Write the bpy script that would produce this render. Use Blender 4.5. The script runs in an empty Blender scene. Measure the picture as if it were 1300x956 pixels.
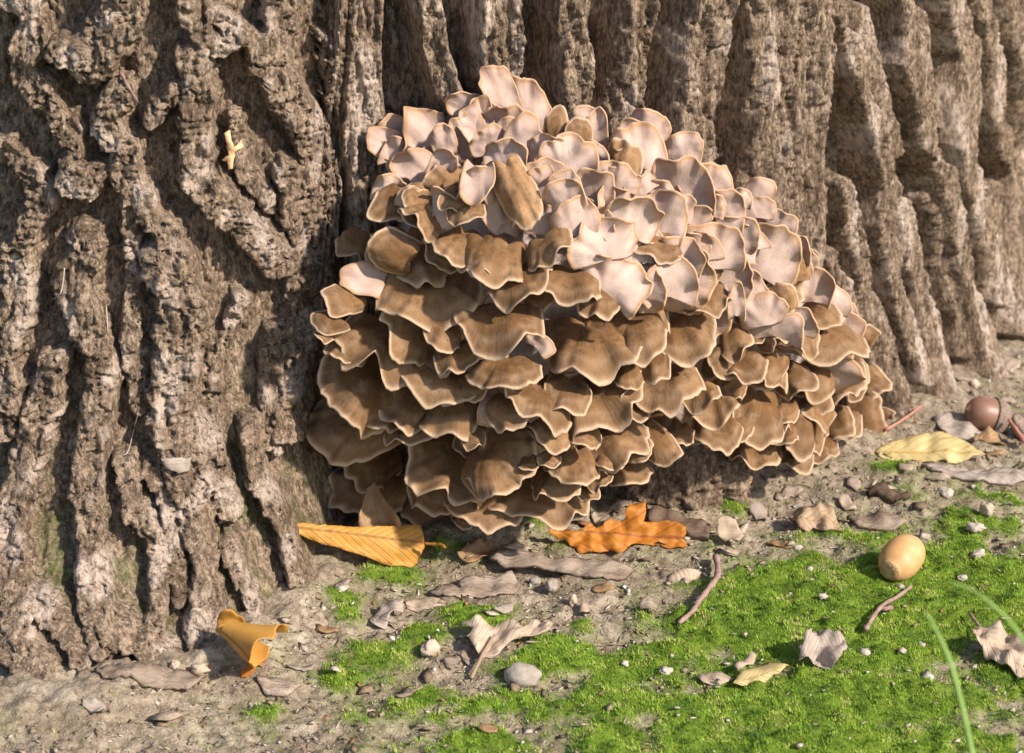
import bpy, math, random
import numpy as np
from mathutils import Vector
from mathutils.geometry import delaunay_2d_cdt

# ------------------------------------------------------------------ camera, sky, sun, exposure
scene = bpy.context.scene
PITCH = math.radians(20.0)
P0 = np.array([0.0, 0.0, 0.075]); DIST = 1.05; FPX = 3102.0
RV = np.array([1.0, 0, 0]); VV = np.array([0, math.cos(PITCH), -math.sin(PITCH)]); UV = np.array([0, math.sin(PITCH), math.cos(PITCH)])
CAM = P0 - VV * DIST
cd = bpy.data.cameras.new('camera'); cam = bpy.data.objects.new('camera', cd); scene.collection.objects.link(cam)
cam.location = CAM; cam.rotation_euler = (math.pi / 2 - PITCH, 0, 0)
cd.sensor_width = 36; cd.sensor_fit = 'HORIZONTAL'; cd.lens = 36 * FPX / 1300; cd.clip_start = 0.01; cd.clip_end = 500
cd.dof.use_dof = True; cd.dof.focus_distance = 0.99; cd.dof.aperture_fstop = 20
scene.camera = cam
SUN = np.array([0.65, -0.49, 0.60]); SUN = SUN / np.linalg.norm(SUN)
w = bpy.data.worlds.new('World'); scene.world = w; w.use_nodes = True
sky = w.node_tree.nodes.new('ShaderNodeTexSky'); sky.sky_type = 'NISHITA'; sky.sun_disc = False
sky.sun_elevation = math.asin(SUN[2]); sky.sun_rotation = math.atan2(SUN[0], SUN[1])
bg = w.node_tree.nodes['Background']; bg.inputs[1].default_value = 0.13
w.node_tree.links.new(sky.outputs[0], bg.inputs[0])
sl = bpy.data.lights.new('sun', 'SUN'); sl.energy = 4.6; sl.angle = math.radians(2.5); sl.color = (1.0, 0.91, 0.78)
so = bpy.data.objects.new('sun', sl); scene.collection.objects.link(so); so.location = (2, -1, 3)
so.rotation_euler = Vector(SUN).to_track_quat('Z', 'Y').to_euler()
scene.view_settings.view_transform = 'Standard'; scene.view_settings.look = 'None'
scene.view_settings.exposure = 0.58; scene.view_settings.gamma = 1.0

rng = np.random.default_rng(11); random.seed(5)
COL = scene.collection

# ------------------------------------------------------------------ numpy noise
_perm = np.random.default_rng(3).permutation(4096)
_ang = np.random.default_rng(4).random(4096) * 2 * np.pi
_gx, _gy = np.cos(_ang).astype(np.float32), np.sin(_ang).astype(np.float32)
def noise(x, y, seed=0):
    x = np.asarray(x, np.float32) + seed * 17.31; y = np.asarray(y, np.float32) + seed * 9.77
    xi = np.floor(x).astype(np.int32); yi = np.floor(y).astype(np.int32)
    xf = x - xi; yf = y - yi
    u = xf * xf * xf * (xf * (xf * 6 - 15) + 10); v = yf * yf * yf * (yf * (yf * 6 - 15) + 10)
    def g(ix, iy, dx, dy):
        h = _perm[(_perm[(ix) & 4095] + iy) & 4095]
        return _gx[h] * dx + _gy[h] * dy
    a = g(xi, yi, xf, yf); b = g(xi + 1, yi, xf - 1, yf); c = g(xi, yi + 1, xf, yf - 1); d = g(xi + 1, yi + 1, xf - 1, yf - 1)
    return (a + u * (b - a)) * (1 - v) + (c + u * (d - c)) * v
def fbm(x, y, o=4, seed=0, gain=0.5):
    s = 0; a = 1.0
    for i in range(o):
        s = s + a * noise(x * 2 ** i, y * 2 ** i, seed + i * 5); a *= gain
    return s
def ridged(x, y, o=3, seed=0):
    s = 0; a = 1.0
    for i in range(o):
        s = s + a * (1 - 2.2 * np.abs(noise(x * 2 ** i, y * 2 ** i, seed + i * 5))); a *= 0.5
    return s
_cr = np.random.default_rng(8).random((4096, 3)).astype(np.float32)
def cells(x, y, seed=0):           # random value of the nearest cell, and distance to the cell border
    x = np.asarray(x, np.float32) + seed * 31.7; y = np.asarray(y, np.float32) + seed * 12.9
    xi = np.floor(x).astype(np.int32); yi = np.floor(y).astype(np.int32)
    f1 = np.full(x.shape, 9.0, np.float32); f2 = f1.copy(); val = np.zeros(x.shape, np.float32)
    for dx in (-1, 0, 1):
        for dy in (-1, 0, 1):
            h = _perm[(_perm[(xi + dx) & 4095] + yi + dy) & 4095]; c = _cr[h]
            d = np.hypot(xi + dx + c[..., 0] - x, yi + dy + c[..., 1] - y); n = d < f1
            f2 = np.where(n, f1, np.minimum(f2, d)); val = np.where(n, c[..., 2], val); f1 = np.where(n, d, f1)
    return val, f2 - f1
def sstep(a, b, x):
    t = np.clip((x - a) / (b - a), 0, 1); return t * t * (3 - 2 * t)

# ------------------------------------------------------------------ pixel <-> space
def project(x, y, z):
    rx = x - CAM[0]; ry = y - CAM[1]; rz = z - CAM[2]
    d = ry * VV[1] + rz * VV[2]; u = ry * UV[1] + rz * UV[2]
    return 650 + FPX * rx / d, 478 - FPX * u / d
def ray(px, py):
    d = VV + RV * ((px - 650) / FPX) + UV * ((478 - py) / FPX)
    return d / np.linalg.norm(d)

# ------------------------------------------------------------------ trunk base shape (polar about the tree's axis)
TC = np.array([-0.17, 0.45])
def trunk_r(th, z):               # th in degrees, 0 faces -y
    zc = np.maximum(z, -0.01)
    lobe = 0.135 * sstep(-42, -6, th) * (1 - sstep(-2, 11.6, th) ** 1.0)
    lobe = lobe + 0.028 * sstep(2, 7, th) * (1 - sstep(9.0, 12.3, th))
    r = 0.466 + lobe * np.exp(-zc / 0.085) + 0.022 * np.exp(-zc / 0.03)
    r = r - 0.016 * np.exp(-((th - 13.5) / 3.2) ** 2) + 0.022 * np.exp(-((th - 5) / 7.0) ** 2)
    r = r + 0.05 * np.exp(-((th + 110) / 30) ** 2) * np.exp(-zc / 0.12) + 0.06 * np.exp(-((th - 150) / 30) ** 2) * np.exp(-zc / 0.12)
    return r
def at_trunk(px, py, off=0.0):
    d = ray(px, py); lo, hi = 0.3, 1.9
    def f(t):
        p = CAM + d * t; dx = p[0] - TC[0]; dy = p[1] - TC[1]
        return math.hypot(dx, dy) - float(trunk_r(math.degrees(math.atan2(dx, -dy)), p[2])) - off
    t = lo; step = 0.01
    while t < hi and f(t) > 0: t += step
    a, b = t - step, t
    for _ in range(22):
        m = 0.5 * (a + b)
        if f(m) > 0: a = m
        else: b = m
    return CAM + d * a

# ------------------------------------------------------------------ moss mask and ground height
MOSS = [(1060, 800, 190, 90, 1.1), (1180, 760, 150, 75, 1.1), (960, 745, 80, 28, .9), (920, 800, 90, 45, 1.0), (1240, 680, 90, 28, .7),
        (1130, 700, 100, 30, .6), (1150, 640, 55, 18, .45), (1190, 620, 45, 14, .45), (1280, 632, 40, 14, .5), (925, 655, 26, 14, .8),
        (560, 715, 40, 14, .55), (500, 742, 55, 16, .75), (585, 715, 40, 14, .6), (440, 785, 30, 25, .75), (470, 770, 30, 12, .5),
        (545, 815, 40, 15, .8), (600, 800, 60, 20, .9), (480, 840, 55, 20, .85), (450, 862, 60, 18, .8), (710, 840, 60, 28, 1.1), (790, 850, 70, 25, .95),
        (740, 800, 35, 12, .5), (860, 830, 60, 28, .8), (700, 900, 220, 32, .7), (1000, 900, 330, 50, .95), (520, 905, 120, 35, .6), (680, 690, 30, 12, .5),
        (810, 728, 22, 10, .6), (1120, 610, 40, 12, .5), (1290, 760, 70, 60, 1.0), (1285, 850, 70, 50, .9), (1000, 955, 380, 40, .9), (620, 950, 200, 30, .6), (1260, 640, 60, 18, .6), (1100, 665, 60, 14, .5), (640, 855, 60, 14, .45), (330, 915, 80, 25, .35), (720, 705, 25, 10, .4), (1070, 690, 60, 15, .5), (820, 790, 40, 20, .45)]
def moss_px(px, py):
    m = np.zeros_like(px)
    for cx, cy, rx, ry, s in MOSS:
        m = np.maximum(m, s * np.exp(-(((px - cx) / rx) ** 2 + ((py - cy) / ry) ** 2) * 0.9))
    return m
def moss_mask(x, y, soft=False):
    px, py = project(x, y, np.zeros_like(x))
    inside = sstep(-160, 60, px) * sstep(1460, 1240, px) * sstep(1150, 960, py)
    far = 0.45 + 0.45 * fbm(x / 0.25, y / 0.25, 3, 71)
    m = moss_px(px, py) * inside + far * (1 - inside) * (px > -9000)
    m = m + 0.42 * fbm(x / 0.018, y / 0.018, 4, 31)
    return sstep(0.30, 0.68, m) if not soft else np.maximum(sstep(0.36, 0.62, m), .25 * sstep(.05, .40, m))
def ground_h(x, y, detail=True):
    x = np.asarray(x, np.float64); y = np.asarray(y, np.float64)
    h = 0.0045 * fbm(x / 0.07, y / 0.07, 3, 41)
    m = moss_mask(x, y)
    h = h + m * (0.0024 + 0.0050 * np.abs(fbm(x / 0.013, y / 0.013, 2, 43)))
    if detail:
        h = h + (1 - m) * (0.0028 * fbm(x / 0.014, y / 0.014, 4, 47, .6) + 0.0010 * ridged(x / 0.006, y / 0.006, 2, 49))
    th = np.degrees(np.arctan2(x - TC[0], -(y - TC[1]))); d = np.hypot(x - TC[0], y - TC[1]) - trunk_r(th, np.zeros_like(x))
    h = h + 0.010 * np.exp(-np.maximum(d, 0) / 0.025)
    return h
def at_ground(px, py, up=0.0):
    d = ray(px, py); z = 0.0
    for _ in range(8):
        t = (z + up - CAM[2]) / d[2]; p = CAM + d * t
        z = float(ground_h(np.array([p[0]]), np.array([p[1]]))[0])
    return p

# ------------------------------------------------------------------ object helpers
def mesh_obj(name, verts, faces, mat, parent=None, smooth=True, attrs=None):
    me = bpy.data.meshes.new(name)
    v = np.asarray(verts, np.float32)
    if isinstance(faces, np.ndarray):
        n, k = faces.shape
        me.vertices.add(len(v)); me.vertices.foreach_set('co', v.ravel())
        me.loops.add(n * k); me.loops.foreach_set('vertex_index', faces.astype(np.int32).ravel())
        me.polygons.add(n); me.polygons.foreach_set('loop_start', (np.arange(n) * k).astype(np.int32))
        me.update(calc_edges=True)
    else:
        me.from_pydata([tuple(map(float, p)) for p in v], [], [tuple(map(int, f)) for f in faces])
    if smooth: me.polygons.foreach_set('use_smooth', np.ones(len(me.polygons), bool))
    for k, a in (attrs or {}).items():
        a = np.asarray(a, np.float32)
        if a.ndim == 1:
            at = me.attributes.new(k, 'FLOAT', 'POINT'); at.data.foreach_set('value', a)
        else:
            at = me.attributes.new(k, 'FLOAT_VECTOR', 'POINT'); at.data.foreach_set('vector', a.ravel())
    if mat: me.materials.append(mat)
    o = bpy.data.objects.new(name, me); COL.objects.link(o)
    if parent: attach(o, parent)
    return o
def attach(o, parent):
    o.parent = parent
    o.matrix_parent_inverse = parent.matrix_basis.inverted()
def empty(name, loc):
    o = bpy.data.objects.new(name, None); COL.objects.link(o); o.location = tuple(map(float, loc)); o.empty_display_size = 0.02
    return o
def tag(o, label, cat, group=None):
    o['label'] = label; o['category'] = cat
    if group: o['group'] = group
    return o
def grid_faces(nu, nv, wrap=False):
    a = np.arange(nu * nv).reshape(nu, nv)
    if wrap: a = np.vstack([a, a[:1]])
    return np.stack([a[:-1, :-1], a[1:, :-1], a[1:, 1:], a[:-1, 1:]], -1).reshape(-1, 4)

# ------------------------------------------------------------------ material helper
class Mat:
    def __init__(s, name, rough=0.8, spec=0.3):
        s.m = bpy.data.materials.new(name); s.m.use_nodes = True; s.nt = s.m.node_tree; s.b = s.nt.nodes['Principled BSDF']
        s.b.inputs['Roughness'].default_value = rough; s.b.inputs['Specular IOR Level'].default_value = spec
        s.co = s.n('ShaderNodeTexCoord').outputs['Object']
    def n(s, t, **k):
        nd = s.nt.nodes.new(t)
        for a, b in k.items(): setattr(nd, a, b)
        return nd
    def link(s, a, b): s.nt.links.new(a, b)
    def put(s, sock, v):
        if hasattr(v, 'is_output') or hasattr(v, 'links'): s.link(v, sock)
        else:
            if isinstance(v, tuple) and len(v) == 3 and len(sock.default_value) == 4: v = (*v, 1)
            sock.default_value = v
    def noise(s, scale, detail=4, rough=0.6, vec=None, dist=0.0, stretch=None):
        nd = s.n('ShaderNodeTexNoise'); nd.inputs['Scale'].default_value = scale; nd.inputs['Detail'].default_value = detail
        nd.inputs['Roughness'].default_value = rough; nd.inputs['Distortion'].default_value = dist
        v = vec or s.co
        if stretch:
            mp = s.n('ShaderNodeMapping'); mp.inputs['Scale'].default_value = stretch; s.link(v, mp.inputs['Vector']); v = mp.outputs[0]
        s.link(v, nd.inputs['Vector']); return nd.outputs['Fac']
    def ramp(s, fac, stops, interp='LINEAR'):
        r = s.n('ShaderNodeValToRGB'); r.color_ramp.interpolation = interp; e = r.color_ramp.elements
        while len(e) < len(stops): e.new(0.5)
        for el, (p, c) in zip(e, stops):
            el.position = p; el.color = (*c, 1) if isinstance(c, tuple) else (c, c, c, 1)
        s.put(r.inputs[0], fac); return r.outputs[0]
    def mix(s, fac, a, b, mode='MIX'):
        m = s.n('ShaderNodeMix', data_type='RGBA', blend_type=mode)
        s.put(m.inputs[0], fac); s.put(m.inputs[6], a); s.put(m.inputs[7], b); return m.outputs[2]
    def math(s, op, a, b=0.0, c=0.0):
        m = s.n('ShaderNodeMath', operation=op); s.put(m.inputs[0], a); s.put(m.inputs[1], b); s.put(m.inputs[2], c); return m.outputs[0]
    def attr(s, name, vec=False):
        a = s.n('ShaderNodeAttribute', attribute_name=name); return a.outputs['Vector'] if vec else a.outputs['Fac']
    def bump(s, h, strength, dist):
        b = s.n('ShaderNodeBump'); b.inputs['Strength'].default_value = strength; b.inputs['Distance'].default_value = dist
        s.link(h, b.inputs['Height']); s.link(b.outputs[0], s.b.inputs['Normal'])
    def color(s, c): s.put(s.b.inputs['Base Color'], c); return s
# bark
M = Mat('oak_bark', 0.9, 0.2)
n1 = M.noise(30, 6, .65, stretch=(1, 1, .45)); n2 = M.noise(170, 5, .7, stretch=(1, 1, .3)); n3 = M.noise(800, 4, .7, stretch=(1, 1, .45))
c = M.ramp(n1, [(.30, (.150, .098, .064)), (.50, (.29, .200, .140)), (.68, (.42, .305, .228))])
c = M.mix(M.ramp(M.attr('tone'), [(.1, .6), (.5, 0.0)]), c, (.135, .090, .058))
c = M.mix(M.ramp(M.attr('tone'), [(.55, 0.0), (.9, .7)]), c, (.47, .35, .255))
c = M.mix(M.ramp(n2, [(.42, 0.0), (.62, 0.8)]), c, (.50, .37, .262))
n4 = M.noise(330, 6, .8, stretch=(1, 1, .5))
c = M.mix(M.ramp(n4, [(.40, 0.95), (.56, 0.0)]), c, (.070, .045, .029))
c = M.mix(M.ramp(n3, [(.38, 0.6), (.52, 0.0)]), c, (.075, .050, .032))
c = M.mix(M.ramp(n3, [(.56, 0.0), (.68, .6)]), c, (.60, .48, .375))
c = M.mix(M.math('MULTIPLY', M.attr('flake'), M.ramp(n4, [(.40, 0.1), (.6, 1.0)])), c, (.61, .485, .405))
gm = M.math('MULTIPLY', M.attr('algae'), M.ramp(M.noise(60, 5, .7), [(.45, 0.0), (.65, 1.0)]))
c = M.mix(gm, c, (.10, .13, .03))
M.color(c)
M.bump(M.math('ADD', M.math('MULTIPLY', n3, .35), M.math('ADD', M.math('ADD', M.math('MULTIPLY', n2, .6), M.math('MULTIPLY', n4, .5)), M.math('ADD', M.math('MULTIPLY', M.noise(1600, 3, .7), .2), M.math('MULTIPLY', M.noise(110, 4, .7, stretch=(1, 1, .16)), 1.1)))), 0.9, 0.0036)
BARK = M.m
# soil
M = Mat('soil', 0.95, 0.15)
n1 = M.noise(30, 6, .65); n2 = M.noise(220, 5, .75); n3 = M.noise(900, 3, .7)
c = M.ramp(n1, [(.32, (.23, .175, .12)), (.55, (.40, .32, .235)), (.72, (.50, .42, .33))])
c = M.mix(M.ramp(n2, [(.38, 0.9), (.58, 0.0)]), c, (.15, .11, .075))
c = M.mix(M.ramp(M.noise(75, 5, .75), [(.52, 0.0), (.66, .5)]), c, (.17, .125, .085))
c = M.mix(M.ramp(n3, [(.55, 0.0), (.72, 0.6)]), c, (.55, .48, .40))
c = M.mix(M.attr('moss'), c, M.mix(M.ramp(n2, [(.3, 0.0), (.7, 1.0)]), (.07, .10, .012), (.17, .25, .025)))
M.color(c); M.bump(n3, 0.8, 0.0015)
SOIL = M.m
# moss leaves
M = Mat('moss', 0.6, 0.3)
c = M.ramp(M.attr('rnd'), [(0, (.07, .15, .010)), (.5, (.18, .31, .018)), (.92, (.30, .43, .038)), (1, (.44, .44, .13))])
M.color(c); M.b.inputs['Subsurface Weight'].default_value = 0.0
MOSSM = M.m
# frond
def frond_mat():
    M = Mat('frond_flesh', 0.78, 0.25)
    s = M.attr('fs'); side = M.attr('side'); uvw = M.attr('fuv', True); rnd = M.attr('rnd')
    fib = M.noise(1, 4, .65, vec=uvw, stretch=(34, 3.0, 1)); mot = M.noise(140, 5, .65); big = M.noise(45, 3, .6)
    top = M.ramp(M.math('ADD', M.math('MULTIPLY', fib, .4), M.math('MULTIPLY', big, .6)), [(.34, (.072, .031, .010)), (.52, (.132, .062, .020)), (.68, (.225, .115, .043))])
    top = M.mix(M.math('MULTIPLY', rnd, 0.55), top, (.38, .215, .105))
    top = M.mix(M.ramp(mot, [(.52, 0.0), (.72, 0.55)]), top, (.32, .215, .13))
    top = M.mix(M.ramp(M.noise(300, 5, .75), [(.36, .6), (.5, 0.0)]), top, (.075, .04, .02))
    spk = M.noise(900, 2, .5); top = M.mix(M.ramp(spk, [(.66, 0.0), (.72, 0.5)]), top, (.09, .05, .025))
    e = M.math('ADD', s, M.math('MULTIPLY', M.math('SUBTRACT', M.noise(120, 2), .5), 0.03))
    zone = M.ramp(e, [(.0, 0.15), (.2, 0.0), (.70, 0.0), (.80, .18), (.90, .05), (.935, .10), (.965, .36), (.99, .85)])
    top = M.mix(zone, top, (.50, .355, .24))
    un = M.ramp(M.noise(60, 5, .65), [(.3, (.38, .255, .205)), (.55, (.50, .365, .31)), (.8, (.58, .45, .39))])
    un = M.mix(M.ramp(M.noise(420, 4, .7), [(.52, 0.0), (.75, .5)]), un, (.38, .25, .18))
    un = M.mix(M.ramp(M.noise(28, 4, .7), [(.56, 0.0), (.72, .55)]), un, (.42, .25, .13))
    un = M.mix(M.ramp(e, [(.74, 0.0), (.92, .25), (.965, .85), (.99, .9), (1.0, .5)]), un, (.38, .205, .09))
    M.color(M.mix(M.ramp(side, [(.45, 0.0), (.55, 1.0)]), un, top))
    M.bump(M.math('ADD', M.math('MULTIPLY', fib, .6), M.math('MULTIPLY', M.noise(600, 3, .7), .4)), 0.5, 0.0009)
    M.b.inputs['Subsurface Weight'].default_value = 0.12; M.b.inputs['Subsurface Radius'].default_value = (1.0, .6, .4); M.b.inputs['Subsurface Scale'].default_value = 0.002
    return M.m
FROND = frond_mat()
M = Mat('inner_flesh', 0.75, 0.2)
M.color(M.ramp(M.noise(70, 5, .7), [(.3, (.26, .18, .14)), (.5, (.45, .35, .32)), (.7, (.56, .46, .43))])); M.bump(M.noise(220, 4, .7), .8, .003)
CORE = M.m
def leaf_mat(name, base, dark, vein, veins=9.0, rough=.55, transl=0.25, blotch=(.30, .17, .07), blotch_amt=.5, edge=None, spec=.35):
    M = Mat(name, rough, spec)
    uv = M.attr('luv', True)
    sep = M.n('ShaderNodeSeparateXYZ'); M.link(uv, sep.inputs[0]); s, t = sep.outputs[0], sep.outputs[1]
    at = M.math('ABSOLUTE', t)
    ph = M.math('MULTIPLY', M.math('SUBTRACT', s, M.math('MULTIPLY', at, .75)), veins)
    fr = M.math('ABSOLUTE', M.math('SUBTRACT', M.math('FRACT', M.math('ADD', ph, M.math('MULTIPLY', M.noise(80, 2), .12))), .5))
    vmask = M.ramp(fr, [(.0, 1.0), (.04, .6), (.09, 0.0)])
    mid = M.ramp(at, [(.0, 1.0), (.012, .9), (.03, 0.0)])
    c = M.ramp(M.noise(55, 5, .65), [(.32, dark), (.62, base)])
    c = M.mix(M.ramp(M.noise(120, 6, .75), [(.60, 0.0), (.70, blotch_amt)]), c, blotch)
    c = M.mix(M.math('MULTIPLY', M.math('MAXIMUM', M.math('MULTIPLY', vmask, .55), mid), .85), c, vein)
    M.color(c); M.bump(M.math('ADD', M.math('MULTIPLY', M.ramp(fr, [(0, 0.0), (.15, 1.0)]), .5), M.math('MULTIPLY', M.noise(420, 4, .7), .6)), .5, .0008)
    if transl:
        tr = M.n('ShaderNodeBsdfTranslucent'); M.link(c, tr.inputs[0]); mx = M.n('ShaderNodeMixShader'); mx.inputs[0].default_value = transl
        M.link(M.b.outputs[0], mx.inputs[1]); M.link(tr.outputs[0], mx.inputs[2]); M.link(mx.outputs[0], M.nt.nodes['Material Output'].inputs[0])
    return M.m
def plain_mat(name, stops, scale=80, rough=.8, bump=.6, bscale=500, bdist=.001, spec=.3, stretch=None):
    M = Mat(name, rough, spec)
    M.color(M.ramp(M.noise(scale, 6, .65, stretch=stretch), stops)); M.bump(M.noise(bscale, 4, .7, stretch=stretch), bump, bdist); return M.m

# ------------------------------------------------------------------ ground: one sheet to the horizon
def axis(lo, hi, step, far_lo, far_hi, grow=1.35):
    a = list(np.arange(lo, hi + step / 2, step)); d = step
    while a[-1] < far_hi: d *= grow; a.append(a[-1] + d)
    d = step
    while a[0] > far_lo: d *= grow; a.insert(0, a[0] - d)
    return np.array(a)
gx = axis(-0.27, 0.34, 0.0012, -120, 120); gy = axis(-0.26, 0.40, 0.0013, -120, 120)
X, Y = np.meshgrid(gx, gy, indexing='ij')
fade = np.exp(-np.maximum(0, np.hypot(X, Y) - 1.5) / 4)
Z = ground_h(X, Y) * fade
ground = mesh_obj('ground', np.stack([X, Y, Z], -1).reshape(-1, 3), grid_faces(*X.shape), SOIL, attrs={'moss': moss_mask(X, Y, True).ravel()})
ground['kind'] = 'structure'

# ------------------------------------------------------------------ trunk with bark ridges
RIDGES = [  # (half width px, height mm, polyline px)
 (40, 14, [(455, -40), (450, 60), (455, 150), (470, 260), (470, 330)]), (24, 15, [(530, -40), (545, 60), (563, 120), (580, 200), (600, 320)]),
 (36, 16, [(622, -40), (626, 60), (633, 150), (640, 300)]), (30, 16, [(706, -40), (716, 60), (722, 180), (730, 330)]), (29, 15, [(800, -40), (790, 60), (782, 150), (775, 330)]),
 (36, 16, [(890, -40), (872, 60), (860, 160), (850, 330)]), (46, 15, [(972, -40), (974, 80), (972, 200), (965, 330)]), (20, 17, [(1008, -30), (1014, 40), (1018, 110), (1012, 180), (1003, 260), (1000, 400)]),
 (14, 16, [(1020, -30), (1045, 30), (1060, 80), (1076, 130), (1092, 190), (1106, 232), (1100, 280), (1110, 340), (1132, 420), (1150, 480)]), (20, 9, [(1085, 20), (1105, 100), (1125, 190)]),
 (13, 16, [(1118, -30), (1130, 40), (1128, 80), (1142, 130), (1152, 180), (1172, 215), (1186, 280), (1202, 350), (1222, 430), (1240, 480)]), (18, 9, [(1160, 20), (1165, 90), (1180, 150)]),
 (18, 16, [(1180, -30), (1192, 20), (1206, 70), (1200, 130), (1196, 180), (1210, 240), (1228, 300), (1245, 370)]),
 (11, 15, [(1212, -30), (1235, 60), (1240, 130), (1250, 180), (1263, 215), (1268, 290), (1272, 370), (1280, 420)]), (16, 15, [(1262, -30), (1270, 60), (1285, 120), (1292, 190), (1290, 280), (1290, 370)]),
 (16, 12, [(1060, 230), (1070, 290), (1080, 340), (1100, 400), (1120, 470), (1140, 540)]), (16, 12, [(1130, 260), (1145, 320), (1160, 380), (1172, 440), (1195, 520)]),
 (14, 11, [(1175, 250), (1190, 320), (1205, 390), (1225, 450)]), (12, 10, [(1250, 230), (1262, 300), (1268, 380)]), (14, 10, [(1040, 320), (1070, 380), (1100, 440), (1118, 480)]),
 # left buttress
 (24, 15, [(370, -40), (355, 20), (345, 65), (338, 90), (362, 118), (387, 152), (402, 195), (408, 240), (404, 300), (398, 350)]),
 (32, 14, [(165, -40), (150, 10), (140, 45), (112, 72)]), (22, 17, [(85, 62), (95, 70)]), (14, 11, [(235, -30), (240, 20), (255, 40)]),
 (15, 14, [(255, 42), (275, 58), (300, 45), (318, 50), (335, 85)]), (14, 12, [(270, 20), (300, 40)]),
 (24, 15, [(246, 75), (252, 125), (248, 180), (250, 225), (272, 252), (305, 282), (340, 312), (352, 330)]), (18, 13, [(192, 148), (205, 130), (225, 114)]),
 (20, 13, [(150, 112), (132, 160), (162, 188), (152, 212), (182, 255), (212, 296), (217, 340)]), (30, 17, [(96, 222), (112, 228)]),
 (20, 14, [(35, 50), (32, 95), (68, 132), (92, 180)]), (19, 13, [(12, 185), (45, 228), (50, 262), (30, 300), (10, 340)]), (20, 13, [(5, -20), (40, 15), (48, 55)]),
 (24, 13, [(372, 225), (380, 280), (392, 335), (388, 400), (378, 470), (370, 540)]), (34, 16, [(215, 330), (232, 400), (226, 450), (221, 505), (227, 560), (238, 610)]),
 (21, 14, [(240, 610), (254, 680), (266, 740), (258, 800), (250, 850)]), (22, 14, [(112, 305), (90, 360), (112, 420), (132, 480), (122, 530), (108, 600), (112, 660), (120, 740), (128, 820)]),
 (24, 14, [(68, 470), (50, 530), (26, 600), (18, 680), (22, 770)]), (24, 14, [(20, 320), (25, 380), (6, 450), (4, 540)]), (11, 11, [(305, 385), (288, 440)]),
 (20, 9, [(275, 440), (270, 520), (268, 580), (290, 650)]), (15, 14, [(320, 540), (325, 610), (346, 642), (366, 700), (392, 742)]), (16, 13, [(160, 585), (166, 640), (196, 680), (204, 740), (198, 790)]),
 (13, 11, [(290, 690), (316, 750), (330, 800)]), (13, 12, [(185, 600), (215, 640), (222, 700), (232, 760)]), (22, 11, [(60, 770), (100, 830)]), (26, 12, [(160, 800), (210, 830), (240, 850)]),
 (30, 13, [(10, 800), (40, 850)]), (15, 9, [(350, 420), (340, 500), (350, 570)]), (14, 9, [(165, 250), (170, 350), (165, 430), (180, 520)]), (16, 9, [(300, 150), (310, 220), (340, 260)]), (12, 8, [(340, 620), (360, 660), (372, 700)]),
]
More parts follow.
